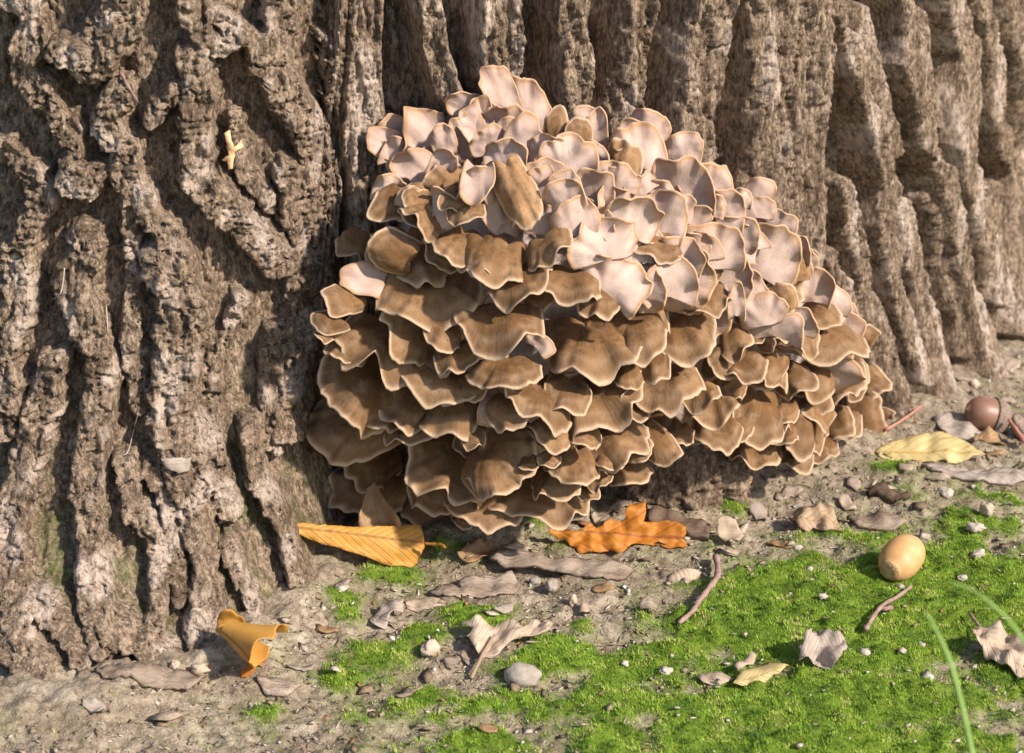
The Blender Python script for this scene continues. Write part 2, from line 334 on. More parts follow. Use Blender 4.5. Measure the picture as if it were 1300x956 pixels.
def bark_height(px, py, arc, z):
    left = 1 - sstep(400, 450, px); ks = .28 + .72 * left; ys = py * ks
    wx = 10 * fbm(px / 55, ys / 70, 3, 1) + 5 * noise(px / 13, ys / 17, 8) + 2.6 * noise(px / 5, ys / 7, 9)
    wx = wx * (.55 + .45 * left) * (1 - .7 * sstep(980, 1260, px))
    wy = 12 * fbm(px / 50, ys / 50, 3, 2) + 4 * noise(px / 9, ys / 9, 6)
    qx = px + wx; qy = py + wy
    best = np.zeros_like(px)
    for hw, hm, pl in RIDGES:
        xs = [p[0] for p in pl]; ys = [p[1] for p in pl]; m = hw * 1.5 + 20
        sel = np.nonzero((px > min(xs) - m) & (px < max(xs) + m) & (py > min(ys) - m) & (py < max(ys) + m))
        if len(sel[0]) == 0: continue
        x = qx[sel]; y = qy[sel]; yk = y * ks[sel]; dm = np.full(x.shape, 1e9, np.float32)
        for (x0, y0), (x1, y1) in zip(pl[:-1], pl[1:]):
            ex, ey = x1 - x0, y1 - y0; t = np.clip(((x - x0) * ex + (y - y0) * ey) / (ex * ex + ey * ey), 0, 1)
            dm = np.minimum(dm, np.hypot(x - x0 - t * ex, y - y0 - t * ey))
        lf = left[sel]; na_ = .35 + .65 * lf
        q = dm / (hw * (.90 + .22 * lf + na_ * (0.30 * noise(x / 22, yk / 16, 21) + .20 * noise(x / 7, yk / 7, 23))))
        pr = np.clip(1.22 * (1 - np.clip(q, 0, 1) ** 4.0), 0, 1) ** 0.85 * hm * (1.45 - .30 * lf)
        best[sel] = np.maximum(best[sel], pr)
    # generic ridges where nothing is traced (outside the view)
    outm = np.maximum(np.maximum(sstep(-10, -80, px), sstep(1300, 1360, px)), sstep(-20, -70, py))
    ga = arc + 0.008 * fbm(arc / 0.06, z / 0.12, 3, 61)
    gen = 15 * np.clip(1.3 * (1 - np.abs(((ga / 0.030) % 1.0) * 2 - 1) ** 2.4), 0, 1) * (0.8 + .4 * noise(arc / .03, z / .05, 62))
    h = best * (1 - outm) + gen * outm
    on = sstep(2, 9, h)
    # chipped plates, ledges, cross cracks, fibres
    zs = 1.0 + 1.9 * (1 - left) + 3.0 * sstep(930, 1130, px); rk = 1 - .6 * sstep(950, 1150, px)                                   # the right side is drawn out along the grain
    aw = arc + .0022 * noise(arc / .006, z / .006, 35) + .0009 * noise(arc / .002, z / .002, 36); zw = z + .0030 * noise(arc / .007, z / .007, 37) + .0010 * noise(arc / .0022, z / .0022, 38)
    v1, e1 = cells(aw / .0085, zw / (.0105 * zs), 1); v2, e2 = cells(aw / .0034, zw / (.0044 * zs), 2)
    tone = v1 * .65 + v2 * .35
    h = h + rk * on * (3.6 * (v1 - .5) - 1.5 * (1 - sstep(0, .10, e1))) + (0.35 + .4 * on) * (1.5 * (v2 - .5) - .7 * (1 - sstep(0, .14, e2)))
    corr = (np.abs(np.sin((z + 0.005 * noise(arc / .014, z / .014, 18) + .0014 * noise(arc / .004, z / .004, 22)) / 0.00115)) - .6) * sstep(-.16, .12, noise(arc / 0.020, z / 0.024, 19)) * left
    h = h + on * corr * 1.5
    fl = ridged(arc / 0.0042, z / (0.0135 * zs * .8), 3, 24)
    h = h + (1.2 + .9 * (1 - left)) * fl + rk * .95 * ridged(arc / 0.0075, z / (0.0085 * zs), 4, 25) + (1 - on) * 2.2 * fbm(arc / 0.010, z / 0.022, 3, 26)
    qf = fbm(aw / .008, zw / (.017 * zs), 3, 51) * 5.0; qd = np.floor(qf) + sstep(.72, 1.0, qf % 1.0)
    h = h + (1.5 - .75 * left) * qd * rk
    h = h - (2.6 - 1.1 * left) * (1 - sstep(.012, .055, np.abs(noise(aw / .0055, zw / (.016 * zs), 52)))) * sstep(-.15, .15, noise(arc / .02, z / .03, 53))
    h = h - 2.0 * on * left * (1 - sstep(.012, .06, np.abs(noise(aw / .013, zw / .0048, 54)))) * sstep(-.1, .2, noise(arc / .017, z / .02, 55))
    h = h + 0.55 * noise(arc / .0017, z / .0021, 28) + .45 * noise(arc / .0010, z / .0011, 29)
    flake = on * sstep(.06, .28, noise(arc / 0.013, z / (0.017 * zs), 33) + .22 * noise(arc / .004, z / .005, 34)) * 0.95
    return h * 0.001, flake, tone
def taxis():
    lo, hi, st = -22.0, 93.0, 0.088
    a = np.arange(lo, hi, st); b = np.linspace(hi, 360 + lo, 180)[:-1]
    return np.concatenate([a, b])
th = taxis()
zz = np.concatenate([np.linspace(-0.06, -0.02, 6)[:-1], np.arange(-0.02, 0.262, 0.00072), np.linspace(0.264, 0.42, 60), np.linspace(0.43, 3.0, 90)])
TH, ZZ = np.meshgrid(th, zz, indexing='ij'); THs = np.where(TH > 180, TH - 360, TH)
Rb = trunk_r(THs, ZZ) - np.clip(ZZ, 0, 3) * 0.02
tx = TC[0] + Rb * np.sin(np.radians(THs)); ty = TC[1] - Rb * np.cos(np.radians(THs))
px, py = project(tx, ty, ZZ)
front = (THs > -40) & (THs < 100)
px = np.where(front, px, -500.0)
H, FL, TO = bark_height(px.astype(np.float32), py.astype(np.float32), (np.radians(TH) * 0.47).astype(np.float32), ZZ.astype(np.float32))
Rd = Rb + H - 0.012
tv = np.stack([TC[0] + Rd * np.sin(np.radians(THs)), TC[1] - Rd * np.cos(np.radians(THs)), ZZ], -1).reshape(-1, 3)
alg = sstep(0.12, 0.0, ZZ) * (1 - sstep(380, 470, px)) * sstep(.012, .004, H) * .9
tree = empty('oak_tree', (TC[0], TC[1], 0.0))
tag(tree, 'old tree trunk with deeply furrowed grey brown bark behind the mushroom', 'tree')
trunk = mesh_obj('trunk', tv, grid_faces(len(th), len(zz), wrap=True), BARK, tree, attrs={'flake': FL.ravel(), 'tone': TO.ravel(), 'algae': alg.ravel()})

# ------------------------------------------------------------------ the mushroom
def bulge(px, py):
    r2 = ((px - 745) / 375) ** 2 + ((py - 410) / 300) ** 2
    return 0.014 + 0.085 * math.sqrt(max(0.0, 1 - r2))
mush = empty('clustered_mushroom', at_trunk(740, 560, 0.0))
tag(mush, 'large ruffled cluster of brown and cream bracket mushroom fronds at the trunk base', 'mushroom')
# flesh the fronds grow from
NR, NA = 26, 72
cv = []
for i in range(NR + 1):
    for j in range(NA):
        a = 2 * math.pi * j / NA; q = i / NR
        rim = 0.80 + 0.05 * math.sin(3 * a + 1) + 0.03 * math.sin(7 * a)
        cx = 755 + 345 * q * rim * math.cos(a); cy = 385 + 265 * q * rim * math.sin(a)
        cx += -0.35 * (cy - 385) * (1 if cy < 385 else .15) * -1 * (0.45 if cy < 385 else 1)
        b = bulge(cx, cy) * 0.62 - 0.014 - 0.03 * q ** 6
        b += 0.006 * float(noise(cx / 22, cy / 16, 77)) 
        cv.append(at_trunk(cx, cy, b))
cf = [(i * NA + j, i * NA + (j + 1) % NA, (i + 1) * NA + (j + 1) % NA, (i + 1) * NA + j) for i in range(NR) for j in range(NA)]
mesh_obj('flesh', cv, cf, CORE, mush)

def n1d(x, seed):
    return noise(np.asarray(x, float), np.full(np.shape(x), seed * 3.37), 90)
FR_SEED = [0]
def frond(root, tip, wpx, kind='b', tilt=None, depth=0.0, curl=None, wave=1.0, spread=None, pale=None):
    FR_SEED[0] += 1; sd = FR_SEED[0]; r = random.Random(sd * 7 + 1)
    if kind == 'b' and tilt is None: root = (tip[0] + (root[0] - tip[0]) * .80, tip[1] + (root[1] - tip[1]) * .80)
    T = at_trunk(tip[0], tip[1], bulge(*tip) - depth)
    mpp = float(np.dot(T - CAM, VV)) / FPX
    e = (RV * (tip[0] - root[0]) + UV * (root[1] - tip[1])) * mpp
    L = np.linalg.norm(e); W = wpx * mpp
    k = tilt if tilt is not None else (1.35 if kind == 'b' else 0.35)
    Lr = max(math.hypot(L, k * L), 0.5 * W if kind == 'b' else 0.38 * W)
    ins = min(math.sqrt(max(Lr * Lr - L * L, 1e-9)), 0.05)
    Rt = T - e + VV * ins
    g = T - Rt; ln = np.linalg.norm(g); g = g / ln
    C = -VV
    l = np.cross(g, C); l = l / np.linalg.norm(l)
    n = np.cross(l, g); n = n if np.dot(n, C) > 0 else -n
    ro = r.uniform(-.38, .38); l, n = l * math.cos(ro) + n * math.sin(ro), n * math.cos(ro) - l * math.sin(ro)
    big = wpx > 42
    na = 44 if big else 26; ns = 12 if big else 8
    sp = math.radians(spread if spread is not None else r.uniform(92, 112))
    t = np.linspace(-1, 1, na + 1); ph = t * sp
    s = np.linspace(0, 1, ns + 1) ** 0.8; s[-2] = 0.965
    S, PH = np.meshgrid(s, ph, indexing='ij'); TT = PH / sp
    fq = 0.9 + wpx / 60.0
    lob = 1 + 0.145 * n1d(t * fq * 1.2 + 3, sd) * 1.5 + 0.07 * n1d(t * fq * 3.0, sd + 500) + 0.02 * n1d(t * fq * 10, sd + 900)
    taper = 1 - 0.28 * np.abs(t) ** 4
    rr = S * (lob * taper)[None, :]
    e1 = r.uniform(.72, 1.0); e2 = r.uniform(.5, .9); sk = r.uniform(-.22, .22)
    sn, cs = np.sin(PH + sk * (1 - TT ** 2)), np.cos(PH + sk * (1 - TT ** 2))
    lat = rr * np.sign(sn) * np.abs(sn) ** e1 * W * (0.62 if kind == 'b' else .58)
    fwd = rr * np.sign(cs) * np.abs(cs) ** e2 * ln
    cu = curl if curl is not None else (r.uniform(.10, .24) if kind == 'b' else r.uniform(-.12, .12))
    sgn = -1.0
    hh = sgn * cu * ln * (S ** 2.4)
    wv = n1d(t * fq * 1.3 + 11, sd + 70) * 1.5
    wv2 = n1d(t * fq * 2.6 + 5, sd + 140)
    amp = wave * min(W, ln * 1.4)
    hh = hh + amp * (0.22 * S ** 3.0 * wv[None, :] + 0.13 * S ** 5 * wv2[None, :])
    hh = hh + wave * (0.30 * W * noise(lat / W * 1.9 + sd * 3.3, fwd / W * 1.6 + sd, 95) * S ** 1.6 + .05 * W * noise(lat / W * 5 + sd * 1.3, fwd / W * 5 + sd, 96) * S)
    hh = hh + ln * 0.10 * np.sin(S * math.pi) * (1 if kind == 'b' else -.4)
    lip = 0.0009 * np.exp(-((S - 0.93) / .03) ** 2) if kind == 'b' else 0
    hh = hh - lip
    thk = np.clip(0.0024 * (W / 0.027) ** .5, .0013, .0027) * (1 - 0.62 * S ** 1.6)
    base = Rt + g * fwd[..., None] + l * lat[..., None]
    Ff = base + n * (hh + thk * .5)[..., None]; Bk = base + n * (hh - thk * .5)[..., None]
    nn = (ns + 1) * (na + 1)
    rimv = (base[-1] + n * hh[-1][..., None] + (g * np.cos(ph)[:, None] + l * np.sin(ph)[:, None]) * 0.0005)
    verts = np.concatenate([Ff.reshape(-1, 3), Bk.reshape(-1, 3), rimv])
    gi = np.arange(nn).reshape(ns + 1, na + 1)
    f1 = np.stack([gi[:-1, :-1], gi[:-1, 1:], gi[1:, 1:], gi[1:, :-1]], -1).reshape(-1, 4)
    f2 = f1[:, ::-1] + nn
    ri = 2 * nn + np.arange(na + 1); fe = gi[-1]; be = gi[-1] + nn
    f3 = np.stack([fe[:-1], fe[1:], ri[1:], ri[:-1]], -1); f4 = np.stack([ri[:-1], ri[1:], be[1:], be[:-1]], -1)
    a = gi[:, 0]; b = gi[:, -1]
    f5 = np.stack([a[:-1], a[1:], a[1:] + nn, a[:-1] + nn], -1); f6 = np.stack([b[1:], b[:-1], b[:-1] + nn, b[1:] + nn], -1)
    F = np.concatenate([f1, f2, f3, f4, f5, f6])
    top = 1.0 if kind == 'b' else 0.0
    side = np.concatenate([np.full(nn, top), np.full(nn, 1 - top), np.full(na + 1, 1.0)])
    fs = np.concatenate([S.ravel(), S.ravel(), np.ones(na + 1)])
    u3 = np.stack([TT.ravel() + sd * 3.1, S.ravel() + sd, np.zeros(nn)], -1)
    uv = np.concatenate([u3, u3, np.stack([t + sd * 3.1, np.ones(na + 1) + sd, np.zeros(na + 1)], -1)])
    pv = pale if pale is not None else r.uniform(0.0, .55)
    return mesh_obj('frond', verts, F, FROND, mush, attrs={'side': side, 'fs': fs, 'fuv': uv, 'rnd': np.full(len(verts), pv)})

FRONDS = [
 # lower left, brown shelves  (root, tip, width, kind, options)
 ((545, 345), (537, 400), 112, 'b', {}), ((545, 392), (505, 440), 84, 'b', {}), ((560, 400), (563, 436), 50, 'b', {'depth': .002}), ((505, 412), (490, 466), 140, 'b', {}),
 ((580, 432), (578, 464), 52, 'b', {}), ((640, 385), (625, 431), 98, 'b', {}), ((485, 468), (428, 522), 108, 'b', {'tilt': .5}), ((478, 525), (404, 560), 88, 'b', {'tilt': .5, 'depth': .004}),
 ((560, 464), (540, 490), 102, 'b', {}), ((645, 452), (640, 484), 82, 'b', {}), ((530, 472), (512, 531), 68, 'b', {}), ((580, 490), (563, 543), 82, 'b', {}), ((642, 496), (650, 533), 54, 'b', {}),
 ((690, 484), (672, 522), 96, 'b', {}), ((724, 478), (722, 518), 54, 'b', {}), ((752, 480), (760, 538), 122, 'b', {}), ((508, 498), (484, 536), 46, 'b', {}), ((520, 535), (515, 558), 60, 'b', {}),
 ((500, 562), (450, 600), 72, 'b', {}), ((592, 562), (550, 624), 112, 'b', {'depth': -.006, 'pale': .5}), ((612, 566), (648, 605), 100, 'b', {'depth': -.005, 'pale': .5}), ((612, 572), (617, 617), 46, 'b', {'depth': -.004, 'pale': .5}),
 ((716, 532), (690, 556), 54, 'b', {}), ((738, 568), (722, 608), 62, 'b', {'depth': -.003, 'pale': .5}), ((706, 588), (704, 625), 56, 'b', {'pale': .4}), ((695, 605), (678, 655), 116, 'b', {'pale': .4, 'curl': .05, 'wave': .6}),
 ((628, 608), (612, 654), 100, 'b', {'pale': .4}), ((548, 606), (530, 658), 66, 'b', {'depth': .006}), ((490, 596), (440, 640), 78, 'b', {'depth': .004}), ((505, 600), (492, 636), 60, 'b', {'depth': .006}), ((560, 590), (560, 640), 80, 'b', {'depth': .004}), ((600, 540), (602, 566), 30, 'b', {}),
 ((700, 575), (694, 592), 28, 'b', {}), ((672, 580), (668, 595), 24, 'b', {}), ((752, 600), (766, 615), 30, 'b', {'pale': .6}), ((742, 615), (752, 632), 26, 'b', {}), ((430, 405), (398, 411), 30, 'b', {'tilt': .4}), ((420, 420), (404, 428), 18, 'b', {}),
 ((460, 372), (418, 381), 40, 'b', {}), ((486, 358), (434, 350), 44, 'p', {'depth': .006}), ((520, 330), (472, 315), 50, 'b', {'tilt': .3}), ((590, 650), (586, 668), 26, 'b', {'depth': .02}),
 ((620, 440), (622, 458), 50, 'p', {'depth': .017}), ((560, 505), (585, 505), 40, 'p', {'depth': .017}), ((630, 520), (612, 508), 44, 'p', {'depth': .017}), ((735, 470), (740, 445), 45, 'p', {'depth': .017}), ((680, 440), (690, 425), 40, 'p', {'depth': .017}),
 # upper left, pale undersides reaching up
 ((642, 135), (620, 86), 44, 'p', {}), ((672, 170), (655, 97), 72, 'p', {'depth': .003}), ((618, 152), (574, 124), 44, 'p', {}), ((616, 198), (610, 120), 32, 'p', {'depth': -.004}), ((648, 200), (642, 124), 50, 'p', {}),
 ((655, 200), (676, 148), 46, 'p', {}), ((585, 222), (528, 143), 112, 'p', {}), ((506, 185), (462, 178), 36, 'p', {}), ((520, 190), (488, 150), 44, 'p', {'depth': .003}), ((600, 195), (584, 143), 56, 'p', {'depth': .004}),
 ((560, 232), (505, 200), 52, 'p', {}), ((525, 228), (488, 268), 52, 'b', {}), ((510, 280), (536, 350), 66, 'b', {'depth': .008}), ((718, 222), (722, 172), 80, 'p', {}), ((705, 185), (703, 136), 32, 'b', {'tilt': .2, 'pale': .8}),
 ((755, 200), (756, 134), 30, 'p', {}), ((738, 190), (735, 150), 34, 'b', {'tilt': .2, 'pale': .6}), ((722, 275), (713, 230), 54, 'p', {}), ((732, 298), (727, 252), 56, 'p', {}), ((770, 328), (765, 280), 98, 'p', {}),
 ((768, 368), (786, 326), 100, 'p', {'wave': 1.6, 'depth': .002}), ((590, 285), (573, 330), 60, 'b', {}), ((612, 292), (612, 342), 56, 'b', {'depth': -.002}), ((648, 300), (628, 350), 62, 'b', {'depth': -.003}), ((690, 298), (700, 325), 62, 'b', {}),
 ((662, 332), (655, 378), 76, 'b', {}), ((726, 336), (722, 376), 86, 'b', {}), ((552, 255), (540, 290), 62, 'b', {}), ((585, 240), (572, 265), 40, 'b', {'pale': .7}), ((540, 235), (530, 262), 46, 'b', {'pale': .7}), ((592, 252), (588, 280), 44, 'b', {}), ((545, 262), (520, 285), 50, 'b', {}),
 ((642, 208), (674, 280), 46, 'b', {'tilt': .25, 'pale': 1.3, 'wave': 1.8, 'depth': .003}), ((610, 215), (600, 262), 40, 'p', {}), ((605, 240), (620, 210), 46, 'p', {}), ((690, 240), (690, 200), 56, 'p', {'depth': .006}), ((660, 245), (640, 225), 40, 'p', {'depth': .004}),
 ((500, 300), (480, 330), 40, 'b', {'depth': .01}), ((575, 310), (548, 325), 50, 'b', {'depth': .006}),
 # upper right
 ((820, 245), (806, 163), 72, 'p', {}), ((868, 268), (858, 194), 82, 'p', {}), ((900, 258), (890, 208), 70, 'p', {}), ((918, 285), (916, 238), 60, 'p', {}), ((942, 262), (940, 240), 26, 'p', {}), ((962, 275), (964, 250), 44, 'p', {}),
 ((800, 300), (804, 246), 78, 'p', {'depth': -.003}), ((836, 300), (846, 245), 68, 'p', {}), ((845, 284), (828, 325), 66, 'b', {'pale': .3}), ((905, 340), (896, 286), 84, 'p', {}), ((965, 348), (972, 282), 92, 'p', {}), ((838, 352), (905, 350), 92, 'p', {'depth': -.002}),
 ((912, 362), (950, 332), 62, 'p', {}), ((942, 362), (1018, 358), 66, 'b', {'tilt': .3, 'pale': .35}), ((955, 368), (1004, 388), 56, 'b', {'tilt': .4, 'pale': .35}), ((1018, 338), (1026, 316), 34, 'p', {}), ((1035, 382), (1040, 338), 44, 'p', {}), ((1030, 375), (1052, 362), 36, 'b', {'pale': .8}),
 ((896, 362), (900, 394), 62, 'b', {'pale': .4}), ((762, 348), (764, 391), 48, 'b', {}), ((935, 400), (935, 358), 22, 'p', {'depth': -.003}), ((972, 412), (966, 372), 60, 'p', {}), ((985, 302), (988, 270), 50, 'p', {}), ((1010, 330), (1006, 298), 46, 'p', {}),
 ((880, 310), (878, 262), 66, 'p', {'depth': .003}), ((930, 310), (934, 272), 60, 'p', {'depth': .002}), ((780, 262), (775, 205), 60, 'p', {'depth': .004}), ((755, 262), (752, 212), 56, 'p', {'depth': .003}), ((790, 235), (786, 180), 46, 'b', {'tilt': .2, 'pale': .8, 'depth': .003}), ((860, 345), (862, 300), 70, 'p', {}), ((850, 375), (852, 330), 74, 'p', {}), ((810, 370), (845, 362), 60, 'p', {}),
 ((1060, 400), (1062, 368), 40, 'p', {}), ((1075, 425), (1082, 398), 40, 'p', {}), ((1010, 420), (1012, 392), 60, 'p', {}),
 # lower right
 ((812, 385), (800, 450), 82, 'b', {}), ((852, 395), (878, 446), 84, 'b', {}), ((828, 425), (835, 478), 40, 'b', {'depth': -.002}), ((742, 400), (766, 470), 104, 'b', {}), ((850, 385), (925, 420), 56, 'p', {'depth': .002}), ((928, 412), (937, 453), 40, 'b', {'pale': .9}),
 ((952, 418), (982, 437), 28, 'b', {'pale': .5}), ((1045, 408), (1045, 443), 122, 'b', {'pale': .55, 'wave': .5}), ((1040, 462), (1060, 440), 110, 'p', {'depth': .004}), ((985, 425), (985, 398), 78, 'p', {}), ((1030, 396), (1060, 406), 44, 'b', {'pale': .7}), ((935, 446), (935, 479), 84, 'b', {}),
 ((985, 462), (1022, 486), 50, 'b', {}), ((852, 462), (840, 509), 86, 'b', {}), ((890, 486), (885, 510), 50, 'b', {}), ((905, 480), (905, 528), 68, 'b', {}), ((965, 486), (962, 553), 88, 'b', {'depth': -.003}), ((1026, 506), (1020, 561), 60, 'b', {'depth': -.004}), ((1028, 462), (1066, 506), 108, 'b', {'depth': -.002}),
 ((910, 526), (918, 563), 54, 'b', {}), ((1020, 562), (1004, 593), 44, 'b', {}), ((1036, 578), (1022, 621), 54, 'b', {}), ((1054, 570), (1070, 603), 46, 'b', {}), ((1082, 528), (1120, 532), 56, 'b', {'tilt': .5}), ((1086, 472), (1116, 500), 46, 'b', {}), ((1082, 546), (1106, 576), 52, 'b', {}), ((1060, 520), (1066, 552), 40, 'b', {}),
 ((822, 546), (857, 582), 36, 'b', {'tilt': .5}), ((768, 530), (780, 586), 84, 'b', {'pale': .5}), ((798, 556), (816, 581), 36, 'b', {'pale': .5}), ((770, 572), (778, 593), 36, 'b', {'pale': .5}), ((955, 546), (965, 586), 66, 'b', {'depth': .012}), ((1112, 522), (1130, 528), 16, 'b', {}), ((1040, 590), (1047, 618), 30, 'b', {'pale': .8}),
 ((798, 455), (800, 488), 36, 'b', {'depth': .003}), ((745, 535), (738, 560), 50, 'b', {}), ((800, 500), (806, 528), 40, 'b', {'depth': .006}), ((868, 535), (862, 560), 34, 'b', {'depth': .012}), ((890, 545), (886, 562), 30, 'b', {'depth': .012}), ((1000, 535), (990, 562), 40, 'b', {'depth': .006}), ((1052, 550), (1050, 575), 36, 'b', {}),
 ((1098, 440), (1100, 420), 44, 'b', {'pale': .7}), ((1040, 560), (1038, 585), 30, 'b', {}), ((770, 490), (790, 500), 50, 'b', {'depth': .006}), ((600, 470), (600, 500), 60, 'b', {'depth': .008}), ((450, 430), (432, 450), 50, 'b', {'depth': .008}),
]
for rt, tp, wd, kd, op in FRONDS:
    frond(rt, tp, wd, kd, **op)
# small ruffled fronds squeezed between the pale ones and along the right flank
fr = random.Random(77); got = []
SX = [455, 500, 560, 600, 690, 760, 820, 900, 960, 1010, 1060, 1090, 1125]; SY = [200, 150, 135, 105, 125, 150, 180, 215, 255, 295, 355, 405, 500]
while len(got) < 70:
    x = fr.uniform(480, 1105); y = fr.uniform(105, 560)
    line = 265 + max(0, x - 640) * 0.34
    if y < np.interp(x, SX, SY) + 34 or not (y < line or x > 940) or any((x - a) ** 2 + (y - b) ** 2 < 25 ** 2 for a, b in got): continue
    if y > 540 - (x - 1000) * .1 and x < 1000: continue
    got.append((x, y)); wd = fr.uniform(28, 58); ln = fr.uniform(22, 40); a = fr.uniform(-.8, .8)
    if y < line: frond((x, y + ln * .5), (x + ln * math.sin(a), y - ln * .5 * math.cos(a)), wd, 'p' if fr.random() < .85 else 'b', depth=fr.uniform(.003, .009), wave=1.6, pale=fr.uniform(.6, 1.2), tilt=.35)
    else: frond((x, y - ln * .5), (x + ln * math.sin(a), y + ln * .5 * math.cos(a)), wd, 'b', depth=fr.uniform(.002, .008), wave=1.4, pale=fr.uniform(.2, .7))
# smaller fronds crowded between the large ones, deeper in the cluster
fr = random.Random(21); placed = []
tries = 0
while len(placed) < 55 and tries < 4000:
    tries += 1
    x = fr.uniform(430, 1100); y = fr.uniform(120, 640)
    r2 = ((x - 765 - (385 - y) * -.18) / 330) ** 2 + ((y - 395) / 255) ** 2
    if r2 > .92 or any((x - a) ** 2 + (y - b) ** 2 < 24 ** 2 for a, b in placed): continue
    if y > 560 and 790 < x < 1000: continue
    placed.append((x, y))
    upper = y < 300 + max(0, (x - 640)) * 0.30
    wd = fr.uniform(26, 58); ln = fr.uniform(20, 38); a = fr.uniform(-.6, .6)
    dpt = fr.uniform(.016, .030)
    if upper: frond((x, y + ln * .5), (x + ln * math.sin(a), y - ln * .6), wd, 'p', depth=dpt)
    else: frond((x, y - ln * .5), (x + ln * math.sin(a), y + ln * .5), wd, 'b' if fr.random() < .9 else 'p', depth=dpt)

# ------------------------------------------------------------------ root lump under the mushroom
def blob(name, center, radii, mat, seed, rough=.22, sub=4, rot=0.0, axes=None, parent=None, squash=0.0, fine=.05):
    bm_v, bm_f = ico(sub)
    v = bm_v.copy(); r = 1 + rough * fbm(v[:, 0] * 1.3 + seed, v[:, 1] * 1.3 + v[:, 2] * 1.7, 3, seed) * 1.6 + fine * noise(v[:, 0] * 7 + v[:, 2] * 5, v[:, 1] * 7 - v[:, 2] * 4, seed)
    v = v * r[:, None] * np.asarray(radii)
    c, s = math.cos(rot), math.sin(rot); x = v[:, 0] * c - v[:, 1] * s; y = v[:, 0] * s + v[:, 1] * c
    v = np.stack([x, y, v[:, 2]], -1)
    if axes is not None: v = v @ np.asarray(axes)
    return mesh_obj(name, v + np.asarray(center), bm_f, mat, parent)
_ico = {}
def ico(sub):
    if sub not in _ico:
        import bmesh
        bm = bmesh.new(); bmesh.ops.create_icosphere(bm, subdivisions=sub, radius=1.0)
        bm.verts.ensure_lookup_table()
        _ico[sub] = (np.array([p.co[:] for p in bm.verts]), np.array([[q.index for q in f.verts] for f in bm.faces])); bm.free()
    return _ico[sub]
rp = at_ground(868, 632); 
v, f = ico(6)
r = 1 + .22 * fbm(v[:, 0] * 1.6, v[:, 1] * 1.6 + v[:, 2], 3, 5) + .10 * ridged(v[:, 0] * 4 + v[:, 1], v[:, 2] * 4, 3, 6) + .05 * noise(v[:, 0] * 16, v[:, 2] * 16 + v[:, 1] * 9, 7) + .03 * noise(v[:, 0] * 34, v[:, 2] * 34 + v[:, 1] * 19, 8)
mesh_obj('root', v * r[:, None] * np.array([.031, .028, .026]) + rp + np.array([0, .020, .006]), f, BARK, tree, attrs={'flake': np.zeros(len(v)), 'tone': np.full(len(v), .4), 'algae': np.zeros(len(v))})

# ------------------------------------------------------------------ moss and litter
NM = 300000
mx = rng.uniform(-0.27, 0.34, NM); my = rng.uniform(-0.25, 0.33, NM)
mm = moss_mask(mx, my); ppx, ppy = project(mx, my, np.zeros(NM))
keep = (rng.random(NM) < mm * 1.15 + .03) & (ppx > -60) & (ppx < 1360) & (ppy < 1010) & (np.hypot(mx - TC[0], my - TC[1]) > trunk_r(np.degrees(np.arctan2(mx - TC[0], -(my - TC[1]))), np.zeros(NM)) - .002)
mx, my = mx[keep], my[keep]; n = len(mx); mz = ground_h(mx, my)
K = 4
bx = np.repeat(mx, K) + rng.normal(0, .00035, n * K); by = np.repeat(my, K) + rng.normal(0, .00035, n * K); bz = np.repeat(mz, K) - .0003
hgt = rng.uniform(.0007, .0017, n * K); az = rng.uniform(0, 2 * np.pi, n * K); lean = rng.uniform(.2, 1.1, n * K) * hgt; wd = rng.uniform(.00011, .00024, n * K)
dx, dy = np.cos(az), np.sin(az)
v0 = np.stack([bx - dy * wd, by + dx * wd, bz], -1); v1 = np.stack([bx + dy * wd, by - dx * wd, bz], -1); v2 = np.stack([bx + dx * lean, by + dy * lean, bz + hgt], -1)
mv = np.stack([v0, v1, v2], 1).reshape(-1, 3)
mr = np.repeat(np.clip(np.repeat(.48 + 1.2 * fbm(mx / .012, my / .012, 3, 55), K) + rng.normal(0, .16, n * K), 0, 1), 3)
mo = mesh_obj('moss', mv, np.arange(n * K * 3).reshape(-1, 3), MOSSM, smooth=False, attrs={'rnd': mr})
tag(mo, 'bright green cushion moss spreading over the ground', 'moss'); mo['kind'] = 'stuff'

